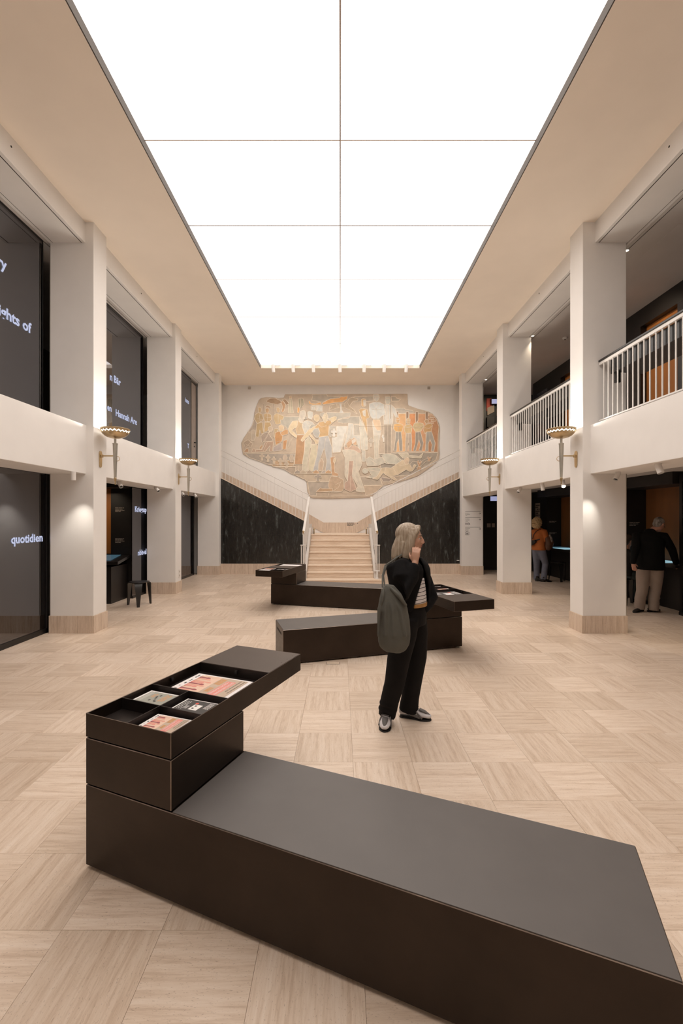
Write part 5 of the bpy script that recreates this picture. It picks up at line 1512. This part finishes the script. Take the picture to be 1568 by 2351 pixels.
def sneaker(person, heel, toe, k=1.0):
    heel, toe = V(heel), V(toe); f = (toe-heel); ln = f.length; f.normalize(); r = f.cross(V((0,0,1)))
    W = lambda a, s, z: heel + f*ln*a + r*s*k*1.08 + V((0,0,z*k*1.22))
    ot = [(0,.026),(.04,.034),(.2,.036),(.45,.036),(.68,.047),(.85,.042),(.96,.025),(1.0,.008)]
    out = [W(a, s, 0) for a, s in ot] + [W(a, -s, 0) for a, s in ot[::-1]]
    o = MB().prism(out, (0,0,.010*k)).build('outsole', M['rubber'], person, bevel=.003)
    b = MB()
    c = [W(.03,0,.04), W(.25,0,.044), W(.5,0,.042), W(.72,0,.036), W(.9,0,.030), W(.97,0,.026)]
    b.loft(c, [(.033*k,.030*k),(.037*k,.031*k),(.039*k,.027*k),(.047*k,.022*k),(.040*k,.018*k),(.026*k,.014*k)], ref=r, n=16)
    b.loft([W(.20,0,.05), W(.17,0,.085), W(.17,0,.105)], [(.033*k,.05*k),(.033*k,.046*k),(.034*k,.046*k)], ref=r, n=16)
    b.loft([W(.30,0,.06), W(.45,0,.066), W(.62,0,.05)], [(.03*k,.025*k),(.033*k,.02*k),(.033*k,.014*k)], ref=r, n=12)
    sh = remesh(b, 'shoe', M['shoe_white'], .006, person, 3)
    g = MB()
    for s in (-1, 1):
        g.loft([W(.72, s*.045, .020), W(.60, s*.040, .046), W(.50, s*.031, .070)], [.008,.007,.006], n=8)
        g.loft([W(.36, s*.039, .035), W(.50, s*.040, .030), W(.66, s*.047, .022)], [(.010,.005),(.012,.005),(.009,.004)], ref=(0,0,1), n=8)
    g.loft([W(.95, 0, .035), W(.80, 0, .056), W(.64, 0, .066)], [(.012,.006),(.022,.007),(.026,.008)], ref=r, n=10)
    g.build('shoe_overlay', M['shoe_grey'], sh, smooth=True)
    l = MB()
    for q in range(5):
        a = .64-.06*q; z = .066+.010*q
        l.cyl(W(a, -.026, z), W(a-.02, .026, z+.004), .0035, n=6)
    l.build('laces', M['shoe_grey'], sh, smooth=True)

def oxford(person, heel, toe, k=1.0, h=.02, m='leather'):
    heel, toe = V(heel), V(toe); f = (toe-heel); ln = f.length; f.normalize(); r = f.cross(V((0,0,1)))
    W = lambda a, s, z: heel + f*ln*a + r*s*k + V((0,0,z*k))
    b = MB()
    b.loft([W(.05,0,.04+h*.7), W(.3,0,.042+h*.6), W(.55,0,.036+h*.3), W(.78,0,.028), W(.96,0,.022)], [(.030*k,.032*k),(.032*k,.032*k),(.036*k,.027*k),(.042*k,.02*k),(.024*k,.013*k)], ref=r, n=14)
    b.loft([W(.2,0,.05+h), W(.18,0,.10+h)], [(.031*k,.042*k),(.033*k,.042*k)], ref=r, n=14)
    sh = remesh(b, 'shoe', M[m], .008, person, 3)
    q = MB()
    q.prism([W(.0,.024,0), W(.22,.03,0), W(.22,-.03,0), W(0,-.024,0)], (0,0,.012+h))
    q.prism([W(.22,.030,h*.6), W(.6,.034,0), W(.82,.036,0), W(1,.008,0), W(1,-.008,0), W(.82,-.036,0), W(.6,-.034,0), W(.22,-.030,h*.6)], (0,0,.010))
    q.build('sole', M['rubber'], sh)

# ---- the walking woman in the hall
def walking_woman():
    F = V((.88,-.47,0)).normalized(); R = V((F.y,-F.x,0))     # her right hand side faces the camera
    C = V((.585,3.63,0))
    at = lambda f, r, z: C + F*f + R*r + V((0,0,z))
    b = MB()
    hc = V((.578,3.60,1.553)); hf = V((.97,-.20,-.05))
    W, f, r, u = add_head(b, hc, hf)
    b.loft([at(-.015,0,1.32), at(-.005,0,1.40), hc+V((-.01,0,-.07))], [.058,.050,.050], ref=R)
    b.loft([at(0,0,.93), at(0,0,1.02), at(0,0,1.16), at(0,0,1.28), at(-.01,0,1.34)], [(.14,.095),(.12,.085),(.13,.095),(.15,.095),(.13,.07)], ref=R)
    hipR, kneeR, ankR = at(0,.085,.92), V((.478,3.575,.50)), V((.392,3.675,.08))
    hipL, kneeL, ankL = at(0,-.085,.92), V((.655,3.72,.50)), V((.588,3.765,.08))
    for h, kn, an in ((hipR,kneeR,ankR),(hipL,kneeL,ankL)):
        limb(b, [h, (h+kn)/2, kn, (kn+an)/2, an], [.07,.065,.048,.044,.034], ref=(1,0,0))
    b.loft([ankR, ankR+V((-.03,-.11,-.045))], [(.03,.03),(.03,.018)]); b.loft([ankL, ankL+V((.12,-.04,-.045))], [(.03,.03),(.03,.018)])
    shR, elR, wrR = at(-.01,.175,1.335), V((.520,3.385,1.165)), V((.592,3.440,1.372))
    shL, elL, wrL = at(-.02,-.175,1.335), V((.775,3.735,1.035)), V((.690,3.62,.965))
    for a, e, w in ((shR,elR,wrR),(shL,elL,wrL)):
        limb(b, [a,(a+e)/2,e,(e+w)/2,w], [.046,.042,.036,.032,.024], ref=F)
    add_hand(b, wrR, V((.10,.12,1)), V((-.3,-1,.1)), curl=.75, k=.92, thumb=-1)
    add_hand(b, wrL, V((-.35,-.25,-.75)), V((.5,-.6,.2)), curl=.5, k=.92, thumb=1)
    p = remesh(b, 'person', M['skin'], .0055, None, 3)
    tag(p, 'woman in black walking past the middle bench with a grey bag, hand at her chin', 'person')
    face_parts(W, f, r, u, p)
    # hair: cap plus long locks to the shoulder
    h = MB(); ax = (f, r, u)
    h.ball(W(-.022,0,.036), (.104,.089,.096), ax, 22, 16)
    h.loft([W(-.03,0,.05), W(-.06,0,-.02), W(-.085,0,-.09), W(-.105,.0,-.160)], [(.085,.07),(.092,.064),(.094,.058),(.085,.035)], ref=r, n=18)
    for s in (-1, 1):
        h.loft([W(.018,s*.060,.075), W(.016,s*.082,.02), W(.006,s*.086,-.05), W(-.012,s*.084,-.12), W(-.028,s*.082,-.170)], [(.030,.020),(.034,.019),(.036,.022),(.038,.024),(.026,.016)], ref=f, n=12)
        h.loft([W(.055,s*.020,.104), W(.060,s*.048,.082), W(.036,s*.074,.046)], [(.026,.016),(.022,.015),(.022,.014)], ref=f, n=10)
    for q in range(14):
        a = -1.35+2.7*q/13
        x0 = W(-.03-.085*math.cos(a), .088*math.sin(a), -.03); x1 = W(-.05-.090*math.cos(a), .094*math.sin(a), -.14-.02*(q%3)); 
        h.loft([x0, (x0+x1)/2+(f*-.004), x1], [.016,.018,.009], n=8)
    remesh(h, 'hair', M['hair_blond'], .006, p, 2)
    # trousers: high waist, wide legs breaking over the shoes
    t = MB()
    t.loft([at(0,0,1.02), at(0,0,.98), at(.0,0,.92), at(0,0,.84)], [(.138,.112),(.150,.122),(.160,.132),(.150,.122)], ref=R, n=24, dome=False)
    hem = {}
    t.loft([hipR+V((-.01,-.005,.0)), V((.515,3.56,.76)), kneeR+V((0,0,.06)), V((.45,3.60,.36)), V((.415,3.645,.20)), V((.393,3.668,.060))], [(.098,.112),(.098,.108),(.088,.094),(.080,.084),(.072,.078),(.062,.074)], ref=R, n=20, dome=False)
    t.loft([hipL, V((.645,3.71,.74)), kneeL+V((0,0,.04)), V((.628,3.745,.34)), V((.605,3.76,.18)), V((.590,3.768,.055))], [(.095,.108),(.092,.100),(.080,.084),(.076,.078),(.072,.076),(.072,.084)], ref=R, n=20, dome=False)
    for (z, c) in ((.18, V((.408,3.65,.17))), (.13, V((.40,3.66,.12)))):
        t.torus(c, .066, .016, axis=(.1,.1,1))
    remesh(t, 'trousers', M['black_cloth'], .009, p, 3)
    # shirt panel showing between the jacket fronts, belt
    def panel(z0, z1, w0, w1, off, name, m, n=12, rows=9, yaw=0):
        bb = MB(); vs = []
        for j in range(rows):
            tt = j/(rows-1); z = z0+(z1-z0)*tt; hw = w0+(w1-w0)*tt
            for i in range(n):
                a = yaw+(-hw+2*hw*i/(n-1))
                ra, rb = .150+.004*math.sin(tt*6), .128
                vs.append(at((rb+off)*math.cos(a), (ra+off)*math.sin(a), z))
        fs = [(j*n+i, j*n+i+1, (j+1)*n+i+1, (j+1)*n+i) for j in range(rows-1) for i in range(n-1)]
        o = bb.add(vs, fs).build(name, m, p, smooth=True)
        s = o.modifiers.new('thick', 'SOLIDIFY'); s.thickness = .006; s.offset = 0
        return o
    panel(1.025, 1.235, .62, .10, .0, 'shirt', M['stripe'], yaw=.32)
    panel(1.000, 1.028, .66, .66, .004, 'belt', M['belt'], rows=3, yaw=.32)
    # jacket: body open in front, sleeves
    j = MB()
    n, rows = 30, 12; vs = []
    prof = [(.975,.165,.125,.78),(1.02,.162,.132,.66),(1.10,.168,.138,.52),(1.18,.180,.140,.34),(1.25,.192,.140,.16),(1.30,.195,.135,.08),(1.345,.178,.115,.10),(1.375,.12,.085,.2),(1.395,.082,.07,.35)]
    for th in (0, .018):
        for (z, ra, rb, gap) in prof:
            for i in range(n):
                a = .32+gap+(2*math.pi-2*gap)*i/(n-1)
                vs.append(at((rb+.004+th)*math.cos(a), (ra+.004+th)*math.sin(a), z))
    m = len(prof); fs = []
    q = lambda L_, jj, i: L_*m*n+jj*n+i
    for jj in range(m-1):
        for i in range(n-1):
            fs.append((q(0,jj,i), q(0,jj+1,i), q(0,jj+1,i+1), q(0,jj,i+1)))
            fs.append((q(1,jj,i), q(1,jj,i+1), q(1,jj+1,i+1), q(1,jj+1,i)))
        for i in (0, n-1):
            fs.append((q(0,jj,i), q(1,jj,i), q(1,jj+1,i), q(0,jj+1,i)))
    for jj in (0, m-1):
        for i in range(n-1):
            fs.append((q(0,jj,i), q(0,jj,i+1), q(1,jj,i+1), q(1,jj,i)))
    j.add(vs, fs)
    j.loft([at(-.01,.12,1.335), shR, shR+(elR-shR)*.5+V((-.015,-.01,0)), elR+V((-.012,-.012,-.02)), elR+(wrR-elR)*.45+V((0,-.004,0)), elR+(wrR-elR)*.86], [(.06,.07),(.074,.08),(.080,.084),(.074,.074),(.062,.062),(.046,.046)], ref=F, n=16)
    j.loft([at(-.02,-.12,1.335), shL, (shL+elL)/2+V((.01,0,0)), elL, elL+(wrL-elL)*.5, wrL], [(.06,.07),(.07,.075),(.072,.074),(.066,.066),(.055,.055),(.044,.044)], ref=F, n=16)
    j.loft([shR+V((-.06,.02,.0)), V((.46,3.47,1.22)), V((.47,3.47,1.08))], [(.07,.06),(.08,.06),(.07,.05)], ref=F, n=14)
    remesh(j, 'jacket', M['black_knit'], .0085, p, 3)
    sneaker(p, (.405,3.735,0), (.352,3.495,0))
    sneaker(p, (.520,3.795,0), (.776,3.705,0))
    # tote bag hanging from her near shoulder: a thing of its own
    bag = thing('tote_bag', 'soft grey green tote bag hanging from the walking woman\'s shoulder', 'bag', (.42,3.31,.72))
    yb = 3.305
    B = lambda px, py, dy=0: P(px, py, yb+dy)
    prof = [(1346,882,8,.02),(1352,889,18,.035),(1370,896,27,.05),(1395,901,34,.058),(1425,904,37,.064),(1455,905,38,.068),(1475,904,37,.062),(1490,902,30,.045),(1498,901,17,.025)]
    bb = MB()
    bb.loft([B(c, y) for (y, c, _, _) in prof], [(h*yb/1000, d*.85) for (_, _, h, d) in prof], ref=(1,0,0), n=26, dome=False)
    for q, (xa, xc) in enumerate(((872,868),(884,884),(896,905),(910,930))):
        bb.loft([B(878+q*5,1356,-.02), B((xa+xc)/2,1400,-.052), B(xc,1462,-.058)], [(.010,.012),(.016,.014),(.012,.010)], ref=(1,0,0), n=10)
    body = remesh(bb, 'bag_body', M['bag'], .010, bag, 4)
    d_ = MB()
    d_.loft([B(897,1352,-.02), B(916,1368,-.05), B(932,1390,-.045)], [(.012,.02),(.018,.02),(.010,.012)], ref=(1,0,0))
    d_.loft([B(880,1352,-.02), B(879,1372,-.05), B(872,1400,-.04)], [(.010,.018),(.012,.016),(.008,.01)], ref=(1,0,0))
    d_.build('gathered_fold', M['bag'], bag, smooth=True)
    s = MB()
    s.loft([B(878,1352), P(878,1322,3.40), P(884,1298,3.47), at(-.02,.15,1.43)], [(.006,.003)]*4, ref=(1,0,0), n=8)
    s.loft([B(884,1351,.03), P(880,1322,3.46), P(888,1298,3.52), at(-.04,.13,1.43)], [(.006,.003)]*4, ref=(1,0,0), n=8)
    s.build('strap', M['bag'], bag, smooth=True)
    MB().torus(B(877,1354,-.01), .012, .003, axis=(1,.2,0)).build('strap_ring', M['nickel'], bag, smooth=True)
walking_woman()

def standing(name_label, C, F, hc, hf, shL, elL, wrL, shR, elR, wrR, legs, torso, skin, handL=None, handR=None, vox=.009, k=1.0):
    R = V((F.y,-F.x,0))
    at = lambda f, r, z: C + F*f + R*r + V((0,0,z))
    b = MB()
    W, f, r, u = add_head(b, hc, hf, k)
    nb = torso[-1][0]
    b.loft([nb+V((0,0,-.04)), (nb+hc)/2+V((0,0,-.02)), hc+V((0,0,-.05))], [.062,.056,.058], ref=R)
    b.loft([q[0] for q in torso], [q[1] for q in torso], ref=R)
    for (h, kn, an, toe) in legs:
        limb(b, [h,(h+kn)/2,kn,(kn+an)/2,an], [.075,.068,.05,.046,.036], ref=R)
        b.loft([an, an+(toe-an)*.25], [.030,.026])
    for a, e, w in ((shL,elL,wrL),(shR,elR,wrR)):
        limb(b, [a,(a+e)/2,e,(e+w)/2,w], [.05,.045,.038,.034,.026], ref=F)
    for h, w in ((handL,wrL),(handR,wrR)):
        if h: add_hand(b, w, *h)
    p = remesh(b, 'person', skin, vox, None, 2)
    tag(p, name_label, 'person')
    return p, W, f, r, u, at, R

# ---- the man at the exhibit table, seen from behind
def man():
    F = V((.45,.89,0)).normalized(); C = V((5.71,8.02,0))
    R = V((F.y,-F.x,0)); at = lambda f, r, z: C + F*f + R*r + V((0,0,z))
    hc = P(1513, 1204, 8.02); hf = V((.80,.42,-.50))
    legs = [(at(0,-.10,.90), P(1474,1357,8.03), P(1468,1393,8.04)+V((0,0,.02)), P(1459,1402,8.02)+V((0,0,.045))), (at(0,.10,.90), P(1505,1352,7.99), P(1500,1396,7.98)+V((0,0,.02)), P(1515,1403,8.02)+V((0,0,.045)))]
    torso = [(at(0,0,.90),(.155,.105)),(at(0,0,1.05),(.16,.11)),(at(.01,0,1.25),(.18,.12)),(at(.03,0,1.40),(.17,.10)),(at(.05,0,1.48),(.08,.07))]
    shL, elL, wrL = at(.03,-.205,1.395), P(1459,1262,8.0), P(1452.5,1293,7.93)
    shR, elR, wrR = at(.03,.205,1.395), P(1543,1262,7.98), P(1553,1294,7.95)
    p, W, f, r, u, at, R = standing('grey haired man in black jacket and khaki trousers seen from behind at the exhibit', C, F, hc, hf, shL, elL, wrL, shR, elR, wrR, legs, torso, M['skin_old'],
        (V((.25,-.1,-1)), V((-.6,-.8,0)), .5, 1.0, -1), (V((.55,.5,-.55)), V((.2,-.8,.5)), .6, 1.0, -1))
    face_parts(W, f, r, u, p)
    ax = (f, r, u)
    h = MB()
    h.ball(W(-.026,0,.042), (.096,.085,.088), ax, 20, 14)
    h.ball(W(-.062,0,-.015), (.055,.078,.070), ax, 16, 10)
    remesh(h, 'hair', M['hair_grey'], .008, p, 2)
    g = MB()
    for s in (-1, 1):
        g.torus(W(.103, s*.034, .004), .022, .0022, axis=f, n=18, m=6)
        g.cyl(W(.100, s*.056, .010), W(-.01, s*.084, .012), .0022, n=6)
    g.cyl(W(.106, -.012, .008), W(.106, .012, .008), .0022, n=6)
    gl = g.build('spectacles', M['glasses'], p, smooth=True)
    for s in (-1, 1): MB().cyl(W(.1025, s*.034, .004), W(.1035, s*.034, .004), .021, n=16).build('lens', M['spec_glass'], gl)
    j = MB()
    j.loft([at(-.005,0,.775), at(-.005,0,.85), at(0,0,1.0), at(.005,0,1.15), at(.01,0,1.28), at(.03,0,1.39), at(.04,0,1.455), at(.05,0,1.49)], [(.228,.158),(.226,.158),(.218,.150),(.215,.152),(.228,.150),(.215,.125),(.125,.09),(.075,.07)], ref=R, n=26, dome=False)
    for a, e, w in ((shL,elL,wrL),(shR,elR,wrR)):
        j.loft([a+(at(.03,0,1.40)-a)*.35, a, (a+e)/2, e, (e+w)/2, w+(e-w)*.02], [(.075,.075),(.085,.082),(.078,.076),(.070,.068),(.062,.060),(.050,.050)], ref=F, n=16)
    j.torus(at(.045,0,1.485), .070, .020, axis=(.25,.4,1))
    remesh(j, 'jacket', M['black_jacket'], .011, p, 3)
    t = MB()
    t.loft([at(0,0,.98), at(0,0,.90), at(0,0,.80)], [(.175,.125),(.185,.135),(.175,.125)], ref=R, n=20, dome=False)
    for q, (hh, kn, an, toe) in enumerate(legs):
        t.loft([hh+V((0,0,-.02)), (hh+kn)/2, kn, (kn+an)/2+V((-.012,0,0)), an+V((0,0,-.062))], [(.115,.115),(.112,.108),(.092,.090),(.088,.088),(.085,.088)], ref=R, n=18, dome=False)
    for q, (hh, kn, an, toe) in enumerate(legs):
        for dz in (.03, .10, .22): t.torus(an+(kn-an)*(dz/.42), .076, .014, axis=(.1,0,1))
    remesh(t, 'trousers', M['khaki'], .012, p, 3)
    for (an, to) in ((P(1474,1393,8.05), P(1454,1398,7.93)), (P(1490,1404,8.0), P(1519,1402,8.10))):
        h0 = V((an.x, an.y, 0)); tt = V((to.x, to.y, 0)); d = (tt-h0).normalized()
        oxford(p, h0-d*.02, h0+d*.28)
man()

# ---- the curly haired woman in orange
def orange_woman():
    Y = 11.9; F = V((.93,.36,0)).normalized(); C = V((5.42,Y,0))
    R = V((F.y,-F.x,0)); at = lambda f, r, z: C + F*f + R*r + V((0,0,z))
    hc = P(1233,1201.5,Y); hf = V((.78,.60,-.25))
    legs = [(at(0,-.09,.90), P(1232,1296,Y+.05), P(1232,1326,Y+.08), P(1235,1331,Y)), (at(0,.09,.90), P(1252,1294,Y-.05), P(1248,1326,Y-.06), P(1257,1331,Y-.08))]
    torso = [(at(0,0,.88),(.15,.11)),(at(0,0,1.05),(.135,.10)),(at(0,0,1.22),(.155,.11)),(at(.01,0,1.38),(.15,.09)),(at(.02,0,1.44),(.07,.06))]
    shL, elL, wrL = at(.02,-.18,1.37), at(.12,-.20,1.12), at(.30,-.10,1.10)
    shR, elR, wrR = at(.02,.18,1.37), P(1256,1241,Y-.18), P(1263,1246,Y-.10)
    p, W, f, r, u, at, R = standing('curly blond haired woman in an orange jacket and jeans beside the exhibit table', C, F, hc, hf, shL, elL, wrL, shR, elR, wrR, legs, torso, M['skin'],
        (V((.9,.3,-.2)), V((0,0,1)), .6, .95, 1), (V((.6,.7,-.4)), V((.3,-.6,.6)), .6, .95, -1), .011)
    face_parts(W, f, r, u, p)
    h = MB(); ax = (f, r, u); rnd = random.Random(3)
    h.ball(W(-.03,0,.04), (.115,.115,.110), ax, 20, 14)
    h.ball(W(-.05,0,-.06), (.09,.115,.10), ax, 18, 12)
    for q in range(150):
        a, e = rnd.uniform(0, 6.28), rnd.uniform(-1.1, 1.5)
        v = V((-.035+.118*math.cos(e)*math.cos(a), .122*math.cos(e)*math.sin(a), .0+.150*math.sin(e)))
        if v.x > .05 and v.z < .09: continue
        h.ball(W(v.x, v.y, v.z), rnd.uniform(.016,.028), nu=8, nv=6)
    remesh(h, 'hair', M['hair_curly'], .008, p, 1)
    j = MB()
    j.loft([at(0,0,.855), at(0,0,.93), at(0,0,1.05), at(.0,0,1.18), at(.005,0,1.30), at(.015,0,1.375), at(.02,0,1.43), at(.02,0,1.455)], [(.205,.160),(.200,.156),(.182,.140),(.188,.140),(.195,.135),(.185,.115),(.105,.08),(.08,.07)], ref=R, n=24, dome=False)
    for a, e, w in ((shL,elL,wrL),(shR,elR,wrR)):
        j.loft([a+(at(.02,0,1.37)-a)*.3, a, (a+e)/2, e, (e+w)/2, w+(e-w)*.12], [(.07,.07),(.078,.076),(.072,.070),(.066,.064),(.058,.056),(.048,.048)], ref=F, n=16)
    remesh(j, 'jacket', M['rust'], .012, p, 3)
    t = MB()
    t.loft([at(0,0,.97), at(0,0,.90), at(0,0,.82)], [(.165,.130),(.170,.135),(.160,.125)], ref=R, n=20, dome=False)
    for (hh, kn, an, toe) in legs:
        t.loft([hh, (hh+kn)/2, kn, (kn+an)/2, an+V((0,0,-.055))], [(.105,.110),(.098,.100),(.080,.082),(.074,.076),(.078,.080)], ref=R, n=18, dome=False)
    remesh(t, 'trousers', M['jeans'], .012, p, 3)
    for (a, c) in ((P(1230,1334,Y+.03), P(1241,1333.5,Y-.05)), (P(1245,1335.5,Y-.10), P(1266,1335.5,Y-.12))):
        h0, t0 = V((a.x,a.y,0)), V((c.x,c.y,0)); d = (t0-h0).normalized()
        oxford(p, h0-d*.01, h0+d*.25, .92, .045)
    # shoulder bag on her back, its strap and a folded brown jacket over her arm
    bag = thing('shoulder_bag', 'dark shoulder bag on the back of the curly haired woman', 'bag', at(-.2,0,1.1))
    bb = MB(); bb.loft([at(-.15,-.12,1.02), at(-.18,-.05,1.05), at(-.17,.06,1.10)], [(.055,.05),(.075,.055),(.045,.04)], ref=(0,0,1), n=14)
    remesh(bb, 'bag_body', M['leather'], .012, bag, 3)
    s = MB()
    q = [at(-.13,.17,1.16), at(-.155,.05,1.12), at(-.165,-.02,1.10)]
    s.loft(q, [(.016,.006)]*3, ref=(0,0,1), n=8)
    q = [at(-.165,-.05,1.16), at(-.150,-.02,1.28), at(-.125,.04,1.37), at(-.02,.10,1.43)]
    s.loft(q, [(.014,.006)]*4, ref=R, n=8)
    s.build('strap', M['leather'], bag, smooth=True)
    fj = thing('folded_coat', 'brown coat with pale fur trim folded over the curly haired woman\'s arm', 'coat', P(1258,1250,Y-.25))
    c = MB(); c.loft([P(1259,1235,Y-.22), P(1262,1246,Y-.26), P(1260,1256,Y-.26), P(1257,1261,Y-.26)], [(.09,.07),(.11,.08),(.10,.07),(.06,.05)], ref=(1,0,0), n=16)
    remesh(c, 'coat_body', M['brown_leather'], .012, fj, 3)
    MB().loft([P(1262,1228,Y-.27), P(1266,1236,Y-.31), P(1266,1244,Y-.31), P(1262,1249,Y-.30)], [.022,.03,.03,.02], n=10).build('fur_trim', M['hair_grey'], fj, smooth=True)
orange_woman()

# ---- the person sitting on a stool behind the man
def sitter():
    C = V((5.70,8.78,0)); F = V((.97,.22,0)).normalized(); R = V((F.y,-F.x,0)); at = lambda f, r, z: C + F*f + R*r + V((0,0,z))
    hc = at(.12,0,1.26); hf = V((.9,.2,-.3))
    legs = [(at(0,-.09,.60), at(.40,-.10,.56), at(.36,-.10,.10), at(.46,-.10,.05)), (at(0,.09,.60), at(.38,.10,.56), at(.30,.10,.10), at(.40,.10,.05))]
    torso = [(at(-.02,0,.60),(.16,.12)),(at(0,0,.75),(.15,.11)),(at(.03,0,.92),(.16,.11)),(at(.06,0,1.04),(.15,.09)),(at(.08,0,1.10),(.07,.06))]
    shL, elL, wrL = at(.06,-.18,1.02), at(.16,-.22,.80), at(.38,-.10,.90)
    shR, elR, wrR = at(.06,.18,1.02), at(.14,.22,.79), at(.36,.12,.72)
    p, W, f, r, u, at, R = standing('person in dark clothes and teal trousers sitting on a stool behind the man', C, F, hc, hf, shL, elL, wrL, shR, elR, wrR, legs, torso, M['skin'],
        (V((.8,.3,.2)), V((0,0,1)), .4, .95, 1), (V((.9,.0,-.3)), V((0,0,1)), .5, .95, -1), .012)
    face_parts(W, f, r, u, p)
    h = MB(); ax = (f, r, u)
    h.ball(W(-.024,0,.04), (.10,.088,.092), ax, 18, 12).ball(W(-.06,0,-.03), (.06,.085,.09), ax, 16, 10)
    remesh(h, 'hair', M['hair_dark'], .010, p, 2)
    j = MB()
    j.loft([at(-.02,0,.57), at(-.01,0,.68), at(.01,0,.80), at(.03,0,.94), at(.06,0,1.04), at(.08,0,1.10)], [(.19,.15),(.185,.15),(.18,.145),(.185,.135),(.17,.11),(.08,.07)], ref=R, n=22, dome=False)
    for a, e, w in ((shL,elL,wrL),(shR,elR,wrR)):
        j.loft([a+(at(.06,0,1.03)-a)*.3, a, (a+e)/2, e, (e+w)/2, w+(e-w)*.08], [(.065,.065),(.075,.072),(.068,.066),(.06,.06),(.052,.052),(.044,.044)], ref=F, n=14)
    remesh(j, 'jacket', M['dark_coat'], .012, p, 3)
    t = MB()
    t.loft([at(-.03,0,.535), at(-.01,0,.60), at(0,0,.66)], [(.18,.15),(.18,.15),(.165,.135)], ref=R, n=20, dome=False)
    for (hh, kn, an, toe) in legs:
        t.loft([hh, (hh+kn)/2, kn, (kn+an)/2, an+V((0,0,.0))], [(.09,.095),(.088,.088),(.076,.076),(.068,.068),(.066,.066)], ref=R, n=16)
    remesh(t, 'trousers', M['teal'], .012, p, 3)
    for (hh, kn, an, toe) in legs:
        d = V((F.x,F.y,0)); h0 = V((an.x,an.y,0))-d*.05
        oxford(p, h0, h0+d*.26)
sitter()
